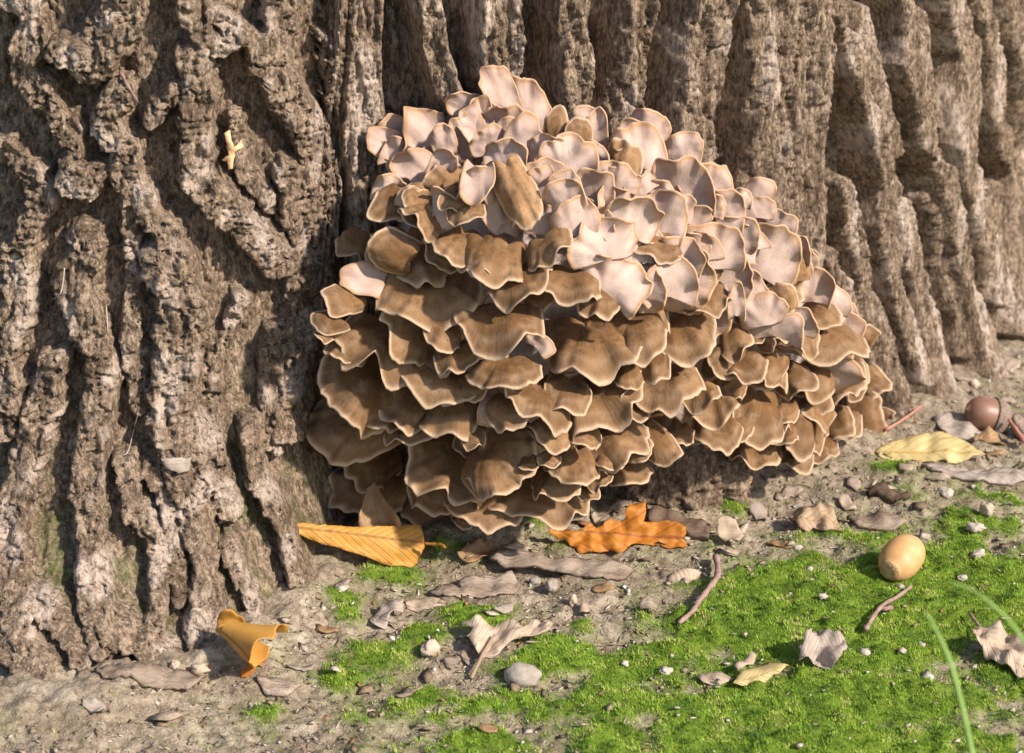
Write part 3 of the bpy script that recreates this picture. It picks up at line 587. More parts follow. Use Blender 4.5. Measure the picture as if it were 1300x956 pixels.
OCT = np.array([[1, 0, 0], [0, 1, 0], [-1, 0, 0], [0, -1, 0], [0, 0, 1], [0, 0, -1]], float)
OF = np.array([[0, 1, 4], [1, 2, 4], [2, 3, 4], [3, 0, 4], [1, 0, 5], [2, 1, 5], [3, 2, 5], [0, 3, 5]])
M = Mat('litter', .85, .2)
c = M.ramp(M.attr('rnd'), [(0, (.13, .088, .056)), (.25, (.28, .20, .13)), (.6, (.45, .35, .26)), (.85, (.58, .49, .40)), (.95, (.68, .62, .55)), (.97, (.36, .16, .07))])
M.color(M.mix(M.ramp(M.noise(500, 4), [(.4, .5), (.65, 0.0)]), c, (.12, .08, .05))); M.bump(M.noise(900, 3), .5, .0008)
LIT = M.m
def litter(n, dens, size, seed, name, label, pick=None, needle=False):
    g = np.random.default_rng(seed)
    x = g.uniform(-.28, .36, n * 4); y = g.uniform(-.26, .42, n * 4); m = moss_mask(x, y)
    rr = np.hypot(x - TC[0], y - TC[1]) - trunk_r(np.degrees(np.arctan2(x - TC[0], -(y - TC[1]))), np.zeros(len(x)))
    px, py = project(x, y, np.zeros(len(x)))
    k = (g.random(len(x)) < dens(m, px, py)) & (rr > .002) & (px > -80) & (px < 1380) & (py < 1010)
    x, y, m = x[k][:n], y[k][:n], m[k][:n]; n = len(x); z = ground_h(x, y) + .0003 + m * .0010
    L = size[0] * np.exp(g.normal(0, size[1], n)); asp = g.uniform(.25, .9, n) * (.16 if needle else 1); th = g.uniform(.06, .22, n) * (2.5 if needle else 1)
    P = OCT[None] * np.stack([L, L * asp, L * th * asp], -1)[:, None, :] * (1 + g.normal(0, .28, (n, 6, 1)))
    a = g.uniform(0, 2 * np.pi, n); t = g.normal(0, .35, n)
    ca, sa, ct, st = np.cos(a)[:, None], np.sin(a)[:, None], np.cos(t)[:, None], np.sin(t)[:, None]
    X = P[..., 0] * ct - P[..., 2] * st; Zz = P[..., 0] * st + P[..., 2] * ct
    V = np.stack([X * ca - P[..., 1] * sa + x[:, None], X * sa + P[..., 1] * ca + y[:, None], Zz + z[:, None] + (L * th * asp * .5)[:, None]], -1).reshape(-1, 3)
    F = (OF[None] + (np.arange(n) * 6)[:, None, None]).reshape(-1, 3)
    rn = np.repeat(pick(g, n, m), 6)
    o = mesh_obj(name, V, F, LIT, smooth=False, attrs={'rnd': rn}); tag(o, label, 'litter'); o['kind'] = 'stuff'
litter(11000, lambda m, px, py: (1 - m) * .9 + .02, (.0008, .55), 5, 'litter', 'fine brown and tan crumbs of bark and leaf on bare soil', lambda g, n, m: g.random(n))
litter(900, lambda m, px, py: .10 * (1 - m) + .10 + .75 * ((px > 1120) & (py < 600)), (.0021, .4), 6, 'litter', 'coarser scraps of bark and dry leaf scattered over the ground', lambda g, n, m: g.random(n))
litter(1500, lambda m, px, py: (1 - m) * .8 + .05, (.0030, .35), 12, 'litter', 'thin needles and fibres strewn over the soil', lambda g, n, m: g.random(n) * .9, needle=True)
litter(420, lambda m, px, py: .25 * (1 - m) * (py > 600), (.0040, .35), 9, 'litter', 'larger curled flakes of bark and leaf lying on the bare soil', lambda g, n, m: .25 + .7 * g.random(n))
litter(420, lambda m, px, py: m * .9, (.0011, .35), 7, 'litter', 'pale specks sprinkled over the green moss', lambda g, n, m: .80 + .2 * g.random(n))

# ------------------------------------------------------------------ leaves and flat pieces traced to their own plane in space
def from_crop(pts, x0, y0, k): return [(x0 + x / k, y0 + y / k) for x, y in pts]
def flat_piece(name, poly, anchor, tilt, mat, nx=0.0, midrib=None, thick=.0003, wob=.0015, cup=0.0, bow=0.0, lift=.0004, step=5.0, seed=1, on_trunk=False, clampz=True, parent=None, jag=0.8):
    A = at_ground(*anchor) + np.array([0, 0, lift]) if on_trunk is False else np.asarray(on_trunk)
    tl = math.radians(tilt); N = np.array([nx, -math.sin(tl), math.cos(tl)]); N = N / np.linalg.norm(N)
    # finer outline with slight irregularity
    P = []
    rr = random.Random(seed)
    for (a, b), (c_, d) in zip(poly, poly[1:] + poly[:1]):
        m = max(1, int(math.hypot(c_ - a, d - b) / step))
        for i in range(m):
            P.append((a + (c_ - a) * i / m + rr.uniform(-jag, jag), b + (d - b) * i / m + rr.uniform(-jag, jag)))
    xs = [p[0] for p in P]; ys = [p[1] for p in P]; nb = len(P)
    pts = list(P)
    yy = min(ys); row = 0
    def inside(x, y):
        r = False; j = nb - 1; md = 1e9
        for i in range(nb):
            xi, yi = P[i]; xj, yj = P[j]
            if (yi > y) != (yj > y) and x < (xj - xi) * (y - yi) / (yj - yi) + xi: r = not r
            md = min(md, (x - xi) ** 2 + (y - yi) ** 2); j = i
        return r and md > (step * .55) ** 2
    while yy < max(ys):
        xx = min(xs) + (step * .5 if row % 2 else 0)
        while xx < max(xs):
            if inside(xx, yy): pts.append((xx, yy))
            xx += step
        yy += step * .8; row += 1
    out = delaunay_2d_cdt([Vector(p) for p in pts], [], [list(range(nb))], 1, 1e-4)
    vs = [tuple(v) for v in out[0]]; fs = [list(f) for f in out[2]]
    (ax, ay), (bx_, by_) = midrib or ((min(xs), sum(ys) / nb), (max(xs), sum(ys) / nb))
    Lm = math.hypot(bx_ - ax, by_ - ay); V = []; luv = []
    for x, y in vs:
        d = ray(x, y); t = np.dot(A - CAM, N) / np.dot(d, N); p = CAM + d * t
        s = ((x - ax) * (bx_ - ax) + (y - ay) * (by_ - ay)) / Lm ** 2; q = ((x - ax) * (by_ - ay) - (y - ay) * (bx_ - ax)) / Lm ** 2
        h = wob * float(fbm(np.array([x / 26.0]), np.array([y / 20.0]), 2, seed)[0]) * 2 + cup * (min(abs(q) / .3, 1.3)) ** 1.5 + bow * ((s - .5) * 2) ** 2
        p = p + N * h
        if clampz: p[2] = max(p[2], float(ground_h(np.array([p[0]]), np.array([p[1]]))[0]) + .0005 + thick)
        V.append(p); luv.append((s, q * 2.2, 0))
    V = np.array(V); n = len(V)
    full = np.concatenate([V, V - N * thick]); F = []
    cnt = {}
    for f in fs:
        a3 = V[f[0]]; nn = np.cross(V[f[1]] - a3, V[f[2]] - a3)
        if np.dot(nn, N) < 0: f = f[::-1]
        F.append(tuple(f)); F.append(tuple(i + n for i in f[::-1]))
        for i in range(len(f)): cnt[(f[i], f[(i + 1) % len(f)])] = 1
    for (i, j) in cnt:
        if (j, i) not in cnt: F.append((j, i, i + n, j + n))
    return mesh_obj(name, full, F, mat, parent, attrs={'luv': np.array(luv + luv)})
def tube(name, pts, rad, mat, parent=None, sides=7):
    pts = [np.asarray(p, float) for p in pts]
    fine = []
    for i in range(len(pts) - 1):
        p0 = pts[max(i - 1, 0)]; p1 = pts[i]; p2 = pts[i + 1]; p3 = pts[min(i + 2, len(pts) - 1)]
        for k in range(5):
            t = k / 5; fine.append(.5 * ((2 * p1) + (-p0 + p2) * t + (2 * p0 - 5 * p1 + 4 * p2 - p3) * t * t + (-p0 + 3 * p1 - 3 * p2 + p3) * t ** 3))
    fine.append(pts[-1]); V = []; m = len(fine)
    for i, p in enumerate(fine):
        d = fine[min(i + 1, m - 1)] - fine[max(i - 1, 0)]; d /= np.linalg.norm(d)
        a = np.cross(d, [0.1, .2, 1.0]); a /= np.linalg.norm(a); b = np.cross(d, a)
        r = (rad[0] + (rad[1] - rad[0]) * i / (m - 1)) * (1 + .18 * math.sin(i * 1.7) * (rad[0] > .0006))
        for k in range(sides):
            an = 2 * math.pi * k / sides; V.append(p + (a * math.cos(an) + b * math.sin(an)) * r)
    F = [(i * sides + k, i * sides + (k + 1) % sides, (i + 1) * sides + (k + 1) % sides, (i + 1) * sides + k) for i in range(m - 1) for k in range(sides)]
    F += [tuple(range(sides))[::-1], tuple((m - 1) * sides + k for k in range(sides))]
    return mesh_obj(name, V, F, mat, parent)

GOLD = leaf_mat('golden_leaf', (.62, .33, .075), (.55, .25, .04), (.30, .13, .025), 15, blotch=(.36, .17, .05), blotch_amt=.35)
ORANGE = leaf_mat('orange_leaf', (.55, .205, .028), (.42, .15, .022), (.28, .09, .02), 6, blotch=(.30, .10, .02), blotch_amt=.5)
CREAM = leaf_mat('cream_leaf', (.66, .52, .25), (.58, .44, .19), (.46, .30, .10), 9, blotch=(.5, .34, .12), blotch_amt=.3)
PALE = leaf_mat('pale_dry_leaf', (.60, .47, .35), (.47, .35, .25), (.38, .26, .17), 8, blotch=(.36, .25, .16), blotch_amt=.5)
GREYL = leaf_mat('grey_dry_leaf', (.52, .43, .36), (.38, .30, .25), (.30, .22, .17), 7, blotch=(.28, .21, .16), blotch_amt=.6)
BROWNL = leaf_mat('brown_dry_leaf', (.44, .27, .14), (.30, .17, .08), (.22, .12, .06), 8, blotch=(.16, .08, .04), blotch_amt=.6)
CHIP = plain_mat('bark_chip', [(.3, (.17, .115, .08)), (.5, (.33, .25, .19)), (.7, (.47, .38, .30))], 60, .9, .9, 350, .002, .2, stretch=(.5, 2, 1))
DCHIP = plain_mat('dark_bark_chip', [(.3, (.08, .05, .033)), (.5, (.16, .105, .072)), (.7, (.26, .19, .14))], 60, .9, .9, 350, .002, .2, stretch=(.5, 2, 1))

c1 = lambda p: from_crop(p, 340, 590, 3.355); c2 = lambda p: from_crop(p, 640, 590, 3.355); c3 = lambda p: from_crop(p, 920, 590, 3.355)
c4 = lambda p: from_crop(p, 1000, 380, 4.25); c5 = lambda p: from_crop(p, 740, 370, 3.1875)
# golden folded leaf
o = empty('beech_leaf', at_ground(512, 724)); tag(o, 'golden yellow leaf with clear side veins, pointed tip against the bark', 'leaf')
flat_piece('blade', c1([(75, 255), (130, 248), (260, 258), (390, 265), (450, 262), (520, 258), (655, 255), (668, 330), (660, 370), (640, 420), (610, 455), (545, 435), (460, 405), (380, 375), (250, 340), (110, 290)]),
           (515, 724), 58, GOLD, nx=.42, midrib=((362, 668), (540, 689)), cup=-.004, wob=.0010, clampz=True, parent=o)
sp = at_ground(540, 700) ; p1 = CAM + ray(539, 690) * (np.linalg.norm(at_ground(522, 722) - CAM) * .992)
pd = np.linalg.norm(p1 - CAM)
tube('stalk', [p1, CAM + ray(552, 691) * pd * .999, CAM + ray(561, 692) * pd * .997, CAM + ray(565, 696) * pd * .996], (.0007, .0008), GOLD, o)
o = flat_piece('dry_leaf', [(455, 672), (458, 645), (466, 620), (475, 611), (482, 622), (492, 638), (508, 655), (510, 670), (480, 674)], (482, 690), 72, BROWNL, midrib=((470, 615), (484, 672)), wob=.002, cup=.004)
tag(o, 'spotted brown leaf scrap standing upright behind the golden leaf', 'leaf')
# orange oak leaf
o = empty('oak_leaf', at_ground(785, 706)); tag(o, 'bright orange lobed oak leaf lying below the mushroom', 'leaf')
flat_piece('blade', c2([(190, 265), (215, 275), (250, 273), (290, 285), (330, 285), (345, 262), (370, 255), (395, 268), (420, 262), (432, 240), (455, 230), (480, 238), (500, 240), (515, 225), (510, 195), (530, 175), (570, 165), (600, 168), (602, 210), (592, 250), (640, 242), (680, 240), (740, 250), (768, 270), (772, 295), (758, 315), (775, 335), (780, 362), (775, 390), (745, 398), (700, 385), (650, 360), (600, 352), (560, 360), (520, 368), (480, 388), (455, 365), (400, 375), (360, 378), (315, 388), (305, 360), (280, 350), (255, 315), (225, 308), (190, 292)]),
           (785, 706), 50, ORANGE, nx=.1, midrib=((697, 672), (872, 684)), cup=.006, wob=.0028, step=4, parent=o)
# pale dry leaf with a stalk
o = empty('dry_leaf', at_ground(612, 838)); tag(o, 'pale tan curled dead leaf with long stalk lying by the round pebble', 'leaf')
flat_piece('blade', c1([(815, 670), (850, 682), (905, 665), (960, 680), (1010, 665), (1090, 680), (1150, 650), (1180, 675), (1215, 685), (1190, 710), (1090, 740), (1040, 750), (1010, 775), (985, 815), (965, 828), (910, 830), (880, 790), (845, 740), (870, 700)]), (620, 838), 24, PALE, midrib=((600, 835), (702, 795)), cup=.0012, wob=.003, parent=o)
tube('stalk', [at_ground(628, 806, .004), at_ground(614, 828, .003), at_ground(606, 845, .002), at_ground(598, 861, .0012)], (.0006, .0008), PALE, o)
o = flat_piece('beech_leaf', c4([(480, 800), (520, 775), (560, 755), (600, 742), (640, 725), (690, 715), (750, 700), (800, 690), (840, 690), (900, 710), (940, 738), (980, 760), (1030, 800), (1070, 825), (1020, 835), (980, 850), (945, 862), (930, 885), (905, 878), (880, 890), (850, 870), (830, 865), (800, 880), (760, 878), (730, 870), (690, 874), (650, 866), (600, 880), (545, 872), (490, 860)]), (1190, 588), 26, CREAM, midrib=((1113, 572), (1252, 574)), cup=-.005, bow=-.002, wob=.0012, step=4, jag=1.2)
tag(o, 'cream yellow leaf with serrated edge lying right of the mushroom', 'leaf')
o = flat_piece('dry_leaf', c4([(790, 625), (860, 608), (960, 650), (1060, 715), (1010, 740), (990, 770), (900, 740), (820, 700)]), (1225, 556), 16, GREYL, wob=.002); tag(o, 'whitish grey dead leaf behind the cream leaf, in front of the brown acorn', 'leaf')
o = flat_piece('dry_leaf', c4([(1000, 745), (1060, 712), (1130, 720), (1185, 768), (1140, 785), (1080, 780), (1010, 772)]), (1255, 563), 25, BROWNL, wob=.004, cup=.004); tag(o, 'small curled brown leaf scrap below the brown acorn', 'leaf')
o = flat_piece('bark_chip', c4([(720, 905), (800, 890), (950, 905), (1100, 918), (1290, 905), (1330, 960), (1200, 990), (1050, 985), (900, 970), (780, 950)]), (1240, 612), 8, GREYL, thick=.0015, wob=.002); tag(o, 'long flat grey strip lying below the cream leaf', 'bark strip')
o = flat_piece('dry_leaf', c3([(405, 685), (425, 712), (440, 710), (460, 735), (485, 740), (515, 750), (510, 775), (522, 798), (500, 820), (495, 840), (470, 860), (440, 885), (420, 880), (400, 860), (375, 865), (350, 845), (310, 860), (318, 830), (312, 800), (335, 785), (330, 760), (355, 745), (370, 720)]), (1040, 852), 28, GREYL, midrib=((1040, 795), (1045, 850)), wob=.0035, cup=.003, step=4); tag(o, 'crinkled greyish pink dead leaf with ragged edge on the moss', 'leaf')
o = flat_piece('dry_leaf', c3([(35, 930), (55, 890), (80, 860), (130, 835), (190, 830), (270, 852), (255, 870), (235, 888), (210, 893), (190, 905), (170, 930), (120, 935), (70, 940)]), (965, 868), 35, CREAM, midrib=((930, 868), (1000, 845)), wob=.001, cup=-.006); tag(o, 'arched pale yellow leaf on the moss by the crinkled grey leaf', 'leaf')
o = flat_piece('dry_leaf', c3([(1052, 705), (1080, 685), (1120, 690), (1170, 680), (1230, 700), (1275, 740), (1320, 800), (1330, 930), (1290, 950), (1250, 915), (1235, 880), (1180, 850), (1120, 810), (1095, 775), (1070, 760)]), (1280, 866), 14, PALE, midrib=((1236, 798), (1310, 860)), wob=.0035); tag(o, 'broad whitish dead leaf lying under the grass blades', 'leaf')
o = flat_piece('dry_leaf', c3([(40, 865), (80, 825), (110, 795), (135, 810), (125, 840), (90, 870), (55, 885)]), (950, 850), 30, PALE, wob=.003); tag(o, 'small white leaf fragment beside the arched yellow leaf', 'leaf')
o = flat_piece('bark_chip', c2([(-60, 390), (0, 362), (90, 360), (200, 400), (330, 393), (440, 410), (548, 442), (520, 470), (460, 478), (400, 480), (280, 455), (150, 435), (0, 425)]), (760, 732), 12, CHIP, thick=.0016, wob=.0011, lift=.002); tag(o, 'long pale bark strip lying in front of the orange oak leaf', 'bark strip')
o = flat_piece('bark_chip', c2([(600, 185), (680, 192), (740, 205), (800, 225), (880, 250), (875, 310), (800, 300), (720, 265), (620, 235)]), (890, 685), 20, DCHIP, thick=.004, wob=.003, lift=.004); tag(o, 'dark brown bark piece behind the orange oak leaf', 'bark strip')
o = flat_piece('dry_leaf', c2([(905, 250), (950, 248), (985, 262), (1022, 305), (1000, 352), (940, 340), (908, 300)]), (930, 692), 35, PALE, wob=.002, cup=.004); tag(o, 'pale upright leaf scrap right of the dark bark piece', 'leaf')
o = flat_piece('dry_leaf', c3([(275, 210), (310, 192), (350, 190), (400, 185), (450, 200), (480, 235), (500, 260), (508, 300), (470, 292), (430, 292), (400, 270), (380, 262), (340, 290), (300, 245)]), (1045, 678), 24, leaf_mat('tan_dry_leaf', (.54, .38, .25), (.42, .28, .17), (.30, .18, .10), 8), wob=.004, cup=.003); tag(o, 'curled tan leaf below the right end of the mushroom', 'leaf')
o = flat_piece('bark_chip', c3([(605, 108), (650, 90), (720, 105), (795, 120), (775, 150), (700, 148), (650, 130)]), (1130, 635), 15, DCHIP, thick=.003, wob=.003, lift=.003); tag(o, 'dark splintered bark chip between small moss patches', 'bark strip')
o = flat_piece('dry_leaf', c1([(800, 372), (850, 345), (900, 322), (960, 312), (955, 380), (900, 410), (880, 425), (850, 432), (815, 405)]), (600, 718), 25, BROWNL, wob=.003); tag(o, 'dull brown leaf half under the mushroom beside the golden leaf', 'leaf')
o = flat_piece('bark_chip', c1([(690, 548), (750, 515), (800, 492), (880, 472), (960, 462), (1040, 460), (1078, 500), (1040, 548), (950, 560), (850, 562), (760, 582)]), (620, 760), 14, CHIP, thick=.0012, wob=.0025, cup=-.001, lift=.001); tag(o, 'pale crumpled bark flake on the soil by the long bark strip', 'bark strip')
o = flat_piece('dry_leaf', c1([(585, 570), (640, 555), (690, 560), (730, 560), (758, 608), (680, 622), (590, 622)]), (542, 775), 30, PALE, midrib=((514, 770), (566, 768)), wob=.002, cup=-.003); tag(o, 'small ribbed pale leaf fragment on the moss edge', 'leaf')
o = flat_piece('dry_leaf', c1([(430, 645), (490, 592), (580, 570), (575, 612), (522, 650), (505, 705), (470, 700), (440, 688)]), (487, 800), 18, GREYL, wob=.003); tag(o, 'bent greyish leaf fragment beside the ribbed pale one', 'leaf')
o = flat_piece('dry_leaf', c5([(612, 792), (650, 765), (687, 772), (658, 800), (664, 845), (630, 838)]), (942, 638), 60, BROWNL, wob=.004); tag(o, 'tiny brown leaf curled against the root lump under the mushroom', 'leaf')
o = flat_piece('dry_leaf', [(884, 858), (900, 852), (922, 854), (932, 862), (915, 870), (893, 868)], (905, 869), 12, PALE, wob=.001); tag(o, 'flat pale leaf scrap at the moss edge left of the arched yellow leaf', 'leaf')
o = flat_piece('bark_chip', [(1075, 655), (1120, 650), (1150, 665), (1135, 672), (1090, 668)], (1115, 672), 10, CHIP, thick=.002, wob=.003, lift=.002); tag(o, 'thin bark sliver on the soil behind the smooth tan acorn', 'bark strip')
o = flat_piece('dry_leaf', [(1262, 474), (1270, 463), (1284, 454), (1296, 455), (1294, 466), (1280, 474), (1266, 482)], (1278, 478), 30, PALE, wob=.002); tag(o, 'small whitish leaf bit on brown litter behind the acorns', 'leaf')
for lb, pts, anc, k in (('flat pinkish tan bark chip on the soil at the foot of the left bark', [(120, 854), (170, 848), (225, 851), (262, 858), (240, 870), (180, 872), (130, 866)], (190, 870), 41), ('short tan bark chip lying under the mouth of the rolled leaf', [(325, 866), (352, 860), (380, 868), (366, 882), (335, 880)], (352, 880), 42)):
    o = flat_piece('bark_chip', pts, anc, 6, CHIP, thick=.0014, wob=.0012, lift=.001, seed=k, jag=1.5); tag(o, lb, 'bark strip')
scr = random.Random(9)
for i, (x, y, sz) in enumerate(((655, 692, 22), (835, 652, 20), (965, 655, 24), (988, 690, 20), (1002, 628, 22), (1075, 642, 20), (1192, 606, 18), (640, 775, 20), (765, 748, 18), (822, 772, 24), (742, 778, 16), (575, 846, 20), (435, 742, 20), (415, 800, 18), (1085, 612, 18), (1150, 592, 16), (700, 800, 18), (385, 850, 22), (1262, 575, 18), (1215, 480, 16), (1280, 510, 15), (520, 880, 24), (120, 900, 26), (620, 925, 24))):
    a0 = scr.uniform(0, 6.28); el = scr.uniform(.35, .6); n_ = scr.randint(6, 9); po = []
    for k in range(n_):
        a = 2 * math.pi * k / n_; r_ = sz * scr.uniform(.65, 1.15); po.append((x + r_ * (math.cos(a) * math.cos(a0) - .55 * math.sin(a) * math.sin(a0)), y + el * r_ * (math.cos(a) * math.sin(a0) + .55 * math.sin(a) * math.cos(a0))))
    o = flat_piece('dry_leaf', po, (x, y + sz * .35), scr.uniform(4, 20), (PALE, CHIP, GREYL, BROWNL, CHIP)[i % 5], thick=.0008 if i % 2 else .0004, wob=.0022, cup=scr.uniform(-.002, .003), seed=100 + i, step=4.5, jag=1.3)
    tag(o, 'small torn scrap of dry leaf or bark lying flat on the ground', 'scrap', 'dry scraps on the ground')
# curled leaf: a rolled cone with a wavy open mouth
o = empty('curled_leaf', at_ground(325, 862)); tag(o, 'golden orange leaf rolled into a cone at the foot of the bark', 'leaf')
ap = at_ground(291, 799, .0125); axd = np.array([.70, -.56, -.12]); al = .019; axd /= np.linalg.norm(axd)
sa = np.cross(axd, [0, 0, 1]); sa /= np.linalg.norm(sa); sb = np.cross(sa, axd)
V = []; U = []; na, nl = 40, 16
for lay in (0, 1):
    for i in range(nl + 1):
        s = i / nl
        for j in range(na + 1):
            a = -2.6 + 5.6 * j / na
            rad = (.0035 + .0065 * s ** 1.2) * (1 + .10 * math.sin(2 * a + 1) + .22 * s ** 3 * math.sin(3 * a)) + (.0012 * (j / na)) - lay * .0003
            ex = al * (s * (1 + .22 * math.sin(a * 1.0 + .6) + .06 * math.sin(5 * a)))
            V.append(ap + axd * ex + sa * math.cos(a) * rad + sb * math.sin(a) * rad * .9); U.append((s, (j / na - .5) * 1.5, 0))
V = np.array(V); nn = (nl + 1) * (na + 1); gi = np.arange(nn).reshape(nl + 1, na + 1)
f1 = np.stack([gi[:-1, :-1], gi[:-1, 1:], gi[1:, 1:], gi[1:, :-1]], -1).reshape(-1, 4)
mesh_obj('blade', V, np.concatenate([f1, f1[:, ::-1] + nn, np.stack([gi[-1][:-1], gi[-1][1:], gi[-1][1:] + nn, gi[-1][:-1] + nn], -1)]), GOLD, o, attrs={'luv': np.array(U)})
flat_piece('tip', [(304, 855), (312, 846), (322, 838), (326, 848), (318, 858), (308, 862)], (312, 862), 40, ORANGE, wob=.002, parent=o)
flat_piece('lobe', [(274, 800), (276, 784), (286, 773), (298, 774), (308, 784), (316, 796), (305, 806), (296, 800), (285, 798), (280, 806)], (292, 830), 66, GOLD, wob=.002, cup=.003, parent=o)

# ------------------------------------------------------------------ acorns
NUT = plain_mat('acorn_shell_tan', [(.3, (.42, .21, .075)), (.55, (.55, .31, .13)), (.8, (.64, .43, .23))], 110, .5, .15, 300, .0005, .5)
NUTB = plain_mat('acorn_shell_brown', [(.3, (.15, .075, .045)), (.6, (.24, .125, .085)), (.8, (.34, .21, .15))], 60, .45, .1, 300, .0005, .5)
SCAR = plain_mat('acorn_scar', [(.35, (.36, .20, .08)), (.6, (.52, .35, .18))], 500, .8, .8, 900, .001)
CUP = plain_mat('acorn_cup', [(.35, (.22, .15, .11)), (.6, (.40, .30, .24))], 700, .85, 1.0, 1200, .0015)
def lathe(name, prof, o3, axv, mat, parent=None, seg=36, wob=0.0):
    axv = np.asarray(axv, float); axv /= np.linalg.norm(axv); a = np.cross(axv, [.3, .2, 1]); a /= np.linalg.norm(a); b = np.cross(axv, a)
    V = []
    for (r, h) in prof:
        for k in range(seg):
            an = 2 * math.pi * k / seg; q = r * (1 + wob * math.sin(3 * an + h * 400)); V.append(o3 + axv * h + (a * math.cos(an) + b * math.sin(an)) * q)
    m = len(prof)
    F = [(i * seg + k, i * seg + (k + 1) % seg, (i + 1) * seg + (k + 1) % seg, (i + 1) * seg + k) for i in range(m - 1) for k in range(seg)] + [tuple(range(seg))[::-1], tuple((m - 1) * seg + k for k in range(seg))]
    return mesh_obj(name, V, F, mat, parent)
def nut_profile(L, R, scar):
    pr = [(scar * .98, -L * .475)]
    for i in range(18):
        t = -0.93 + 1.93 * i / 17; r = R * math.sqrt(max(0, 1 - abs(t) ** 2.5)); pr.append((max(r, scar if i == 0 else .0004), t * L * .5))
    pr.append((.0006, L * .515)); pr.append((.0002, L * .54)); return pr
AX = -( -0.52 * RV - 0.40 * UV + 0.66 * -VV)
g0 = at_ground(1145, 733); c0 = g0 + np.array([0, .004, .0092])
c0 = CAM + ray(1145, 708) * np.linalg.norm(c0 - CAM)
o = empty('acorn', g0); tag(o, 'smooth tan acorn without cup, sitting on the green moss', 'acorn')
lathe('shell', nut_profile(.0245, .0087, .0042), c0, AX, NUT, o)
axn = AX / np.linalg.norm(AX)
lathe('scar', [(.0047, .0002), (.0046, .0), (.0040, -.0005), (.0022, -.0008), (.0004, -.0007)], c0 - axn * .0245 * .470, axn, SCAR, o, wob=.03)
g1 = at_ground(1252, 548); d1 = np.linalg.norm(g1 + np.array([0, 0, .009]) - CAM)
o = empty('acorn', g1); tag(o, 'glossy reddish brown acorn in its cup, lying on leaf litter', 'acorn')
ax2 = RV * -.95 + UV * .22 + VV * -.2
c1_ = CAM + ray(1252, 526) * d1
lathe('shell', nut_profile(.0215, .0086, .003), c1_, ax2, NUTB, o)
u2 = ax2 / np.linalg.norm(ax2)
lathe('cup', [(.0014, -.0125), (.0045, -.0118), (.0078, -.0092), (.0092, -.0058), (.0094, -.0035), (.0090, -.0030), (.0080, -.0042)], c1_, u2, CUP, o, wob=.012)
cc = CAM + ray(1300, 541) * d1
o = empty('acorn_cup', at_ground(1298, 556)); tag(o, 'empty grey acorn cup with red stalk right of the brown acorn', 'acorn')
lathe('cup', [(.0012, -.0055), (.004, -.005), (.0062, -.003), (.0070, .0), (.0068, .0012), (.0058, .0002), (.003, -.003)], cc, RV * .4 + UV * .5 + VV * -.3, CUP, o, wob=.015)
RED = plain_mat('red_stalk', [(.3, (.33, .13, .09)), (.7, (.5, .24, .18))], 200, .6, .3)
tube('stalk', [CAM + ray(1281, 533) * d1 * .993, CAM + ray(1289, 544) * d1 * .99, CAM + ray(1302, 562) * d1 * .985], (.0008, .0013), RED, o)

# ------------------------------------------------------------------ pebbles
STW = plain_mat('white_pebble', [(.3, (.30, .24, .19)), (.6, (.50, .43, .36))], 150, .8, .5, 600, .0008)
STG = plain_mat('grey_pebble', [(.3, (.21, .17, .14)), (.5, (.32, .27, .225)), (.7, (.41, .36, .31))], 120, .75, .5, 500, .001)
STB = plain_mat('beige_pebble', [(.3, (.36, .26, .18)), (.6, (.52, .41, .31))], 120, .8, .6, 500, .001)
PEB = [(663, 856, 23, 17, STG, 'round grey brown pebble half sunk beside the pale leaf stalk', None), (700, 742, 10, 9, STG, 'larger of two small round grey pebbles before the long bark strip', None),
       (679, 738, 8, 7, STG, 'smaller of two small round grey pebbles before the long bark strip', None), (546, 822, 13, 10, STB, 'blunt beige stone set in the moss left of the pale leaf', None), (727, 762, 6, 9, STB, 'pointed beige stone standing in front of the long bark strip', None),
       (254, 849, 12, 8, STB, 'rounded beige stone at the foot of the bark left of the rolled leaf', None), (222, 843, 8, 6, STB, 'smaller beige stone at the foot of the bark left of the rounded one', None),
       (1275, 400, 12, 11, STB, 'pinkish beige stone against the receding trunk', None), (1237, 487, 7, 6, STB, 'tiny yellowish stone above the brown acorn', None), (1252, 646, 9, 10, STB, 'pointed beige stone at the edge of the far moss', None)]
for x, y, rr in ((1045, 757, 6), (793, 842, 6), (1098, 828, 7), (1028, 722, 5), (1170, 818, 5), (1013, 695, 6), (1143, 745, 6), (1222, 733, 6), (1145, 826, 6)):
    PEB.append((x, y, rr, rr * .62, STW, 'small white pebble lying on the green moss', 'white pebbles on the moss'))
PEB += [(1238, 669, 12, 6, STW, 'flattish white stone on moss between the pointed beige stone and a chunkier white one', None), (1242, 703, 10, 6, STW, 'chunky white stone on the moss right of the tan acorn', None), (1200, 625, 10, 7, STW, 'white stone on bare soil below the long grey strip', None), (845, 851, 8, 5, STW, 'white stone at the moss edge beside the flat pale leaf scrap', None)]
for i, (x, y, rx, ry, mt, lb, gp) in enumerate(PEB):
    p = at_ground(x, y + ry * .8); mpp = np.linalg.norm(p - CAM) / FPX
    o = blob('pebble', p + np.array([0, 0, ry * mpp * .75]), (rx * mpp, rx * mpp * .8, ry * mpp), mt, i + 3, .16 if rx > 15 else .34, 3, i * 1.3, fine=.05 if rx > 15 else .16); tag(o, lb, 'pebble', gp)
o = empty('snail_shell', at_ground(868, 742)); tag(o, 'small ribbed cream husk lying above the moss by the purple twig', 'husk')
mpp = .00036; hp = at_ground(868, 738)
lathe('husk', [(.0006 + .0030 * math.sin(math.pi * i / 24) ** .7 * (1 + .10 * math.cos(i * 2.1)), -.0075 + .015 * i / 24) for i in range(25)], hp + np.array([0, 0, .002]), (1, .35, .1), STB, o)

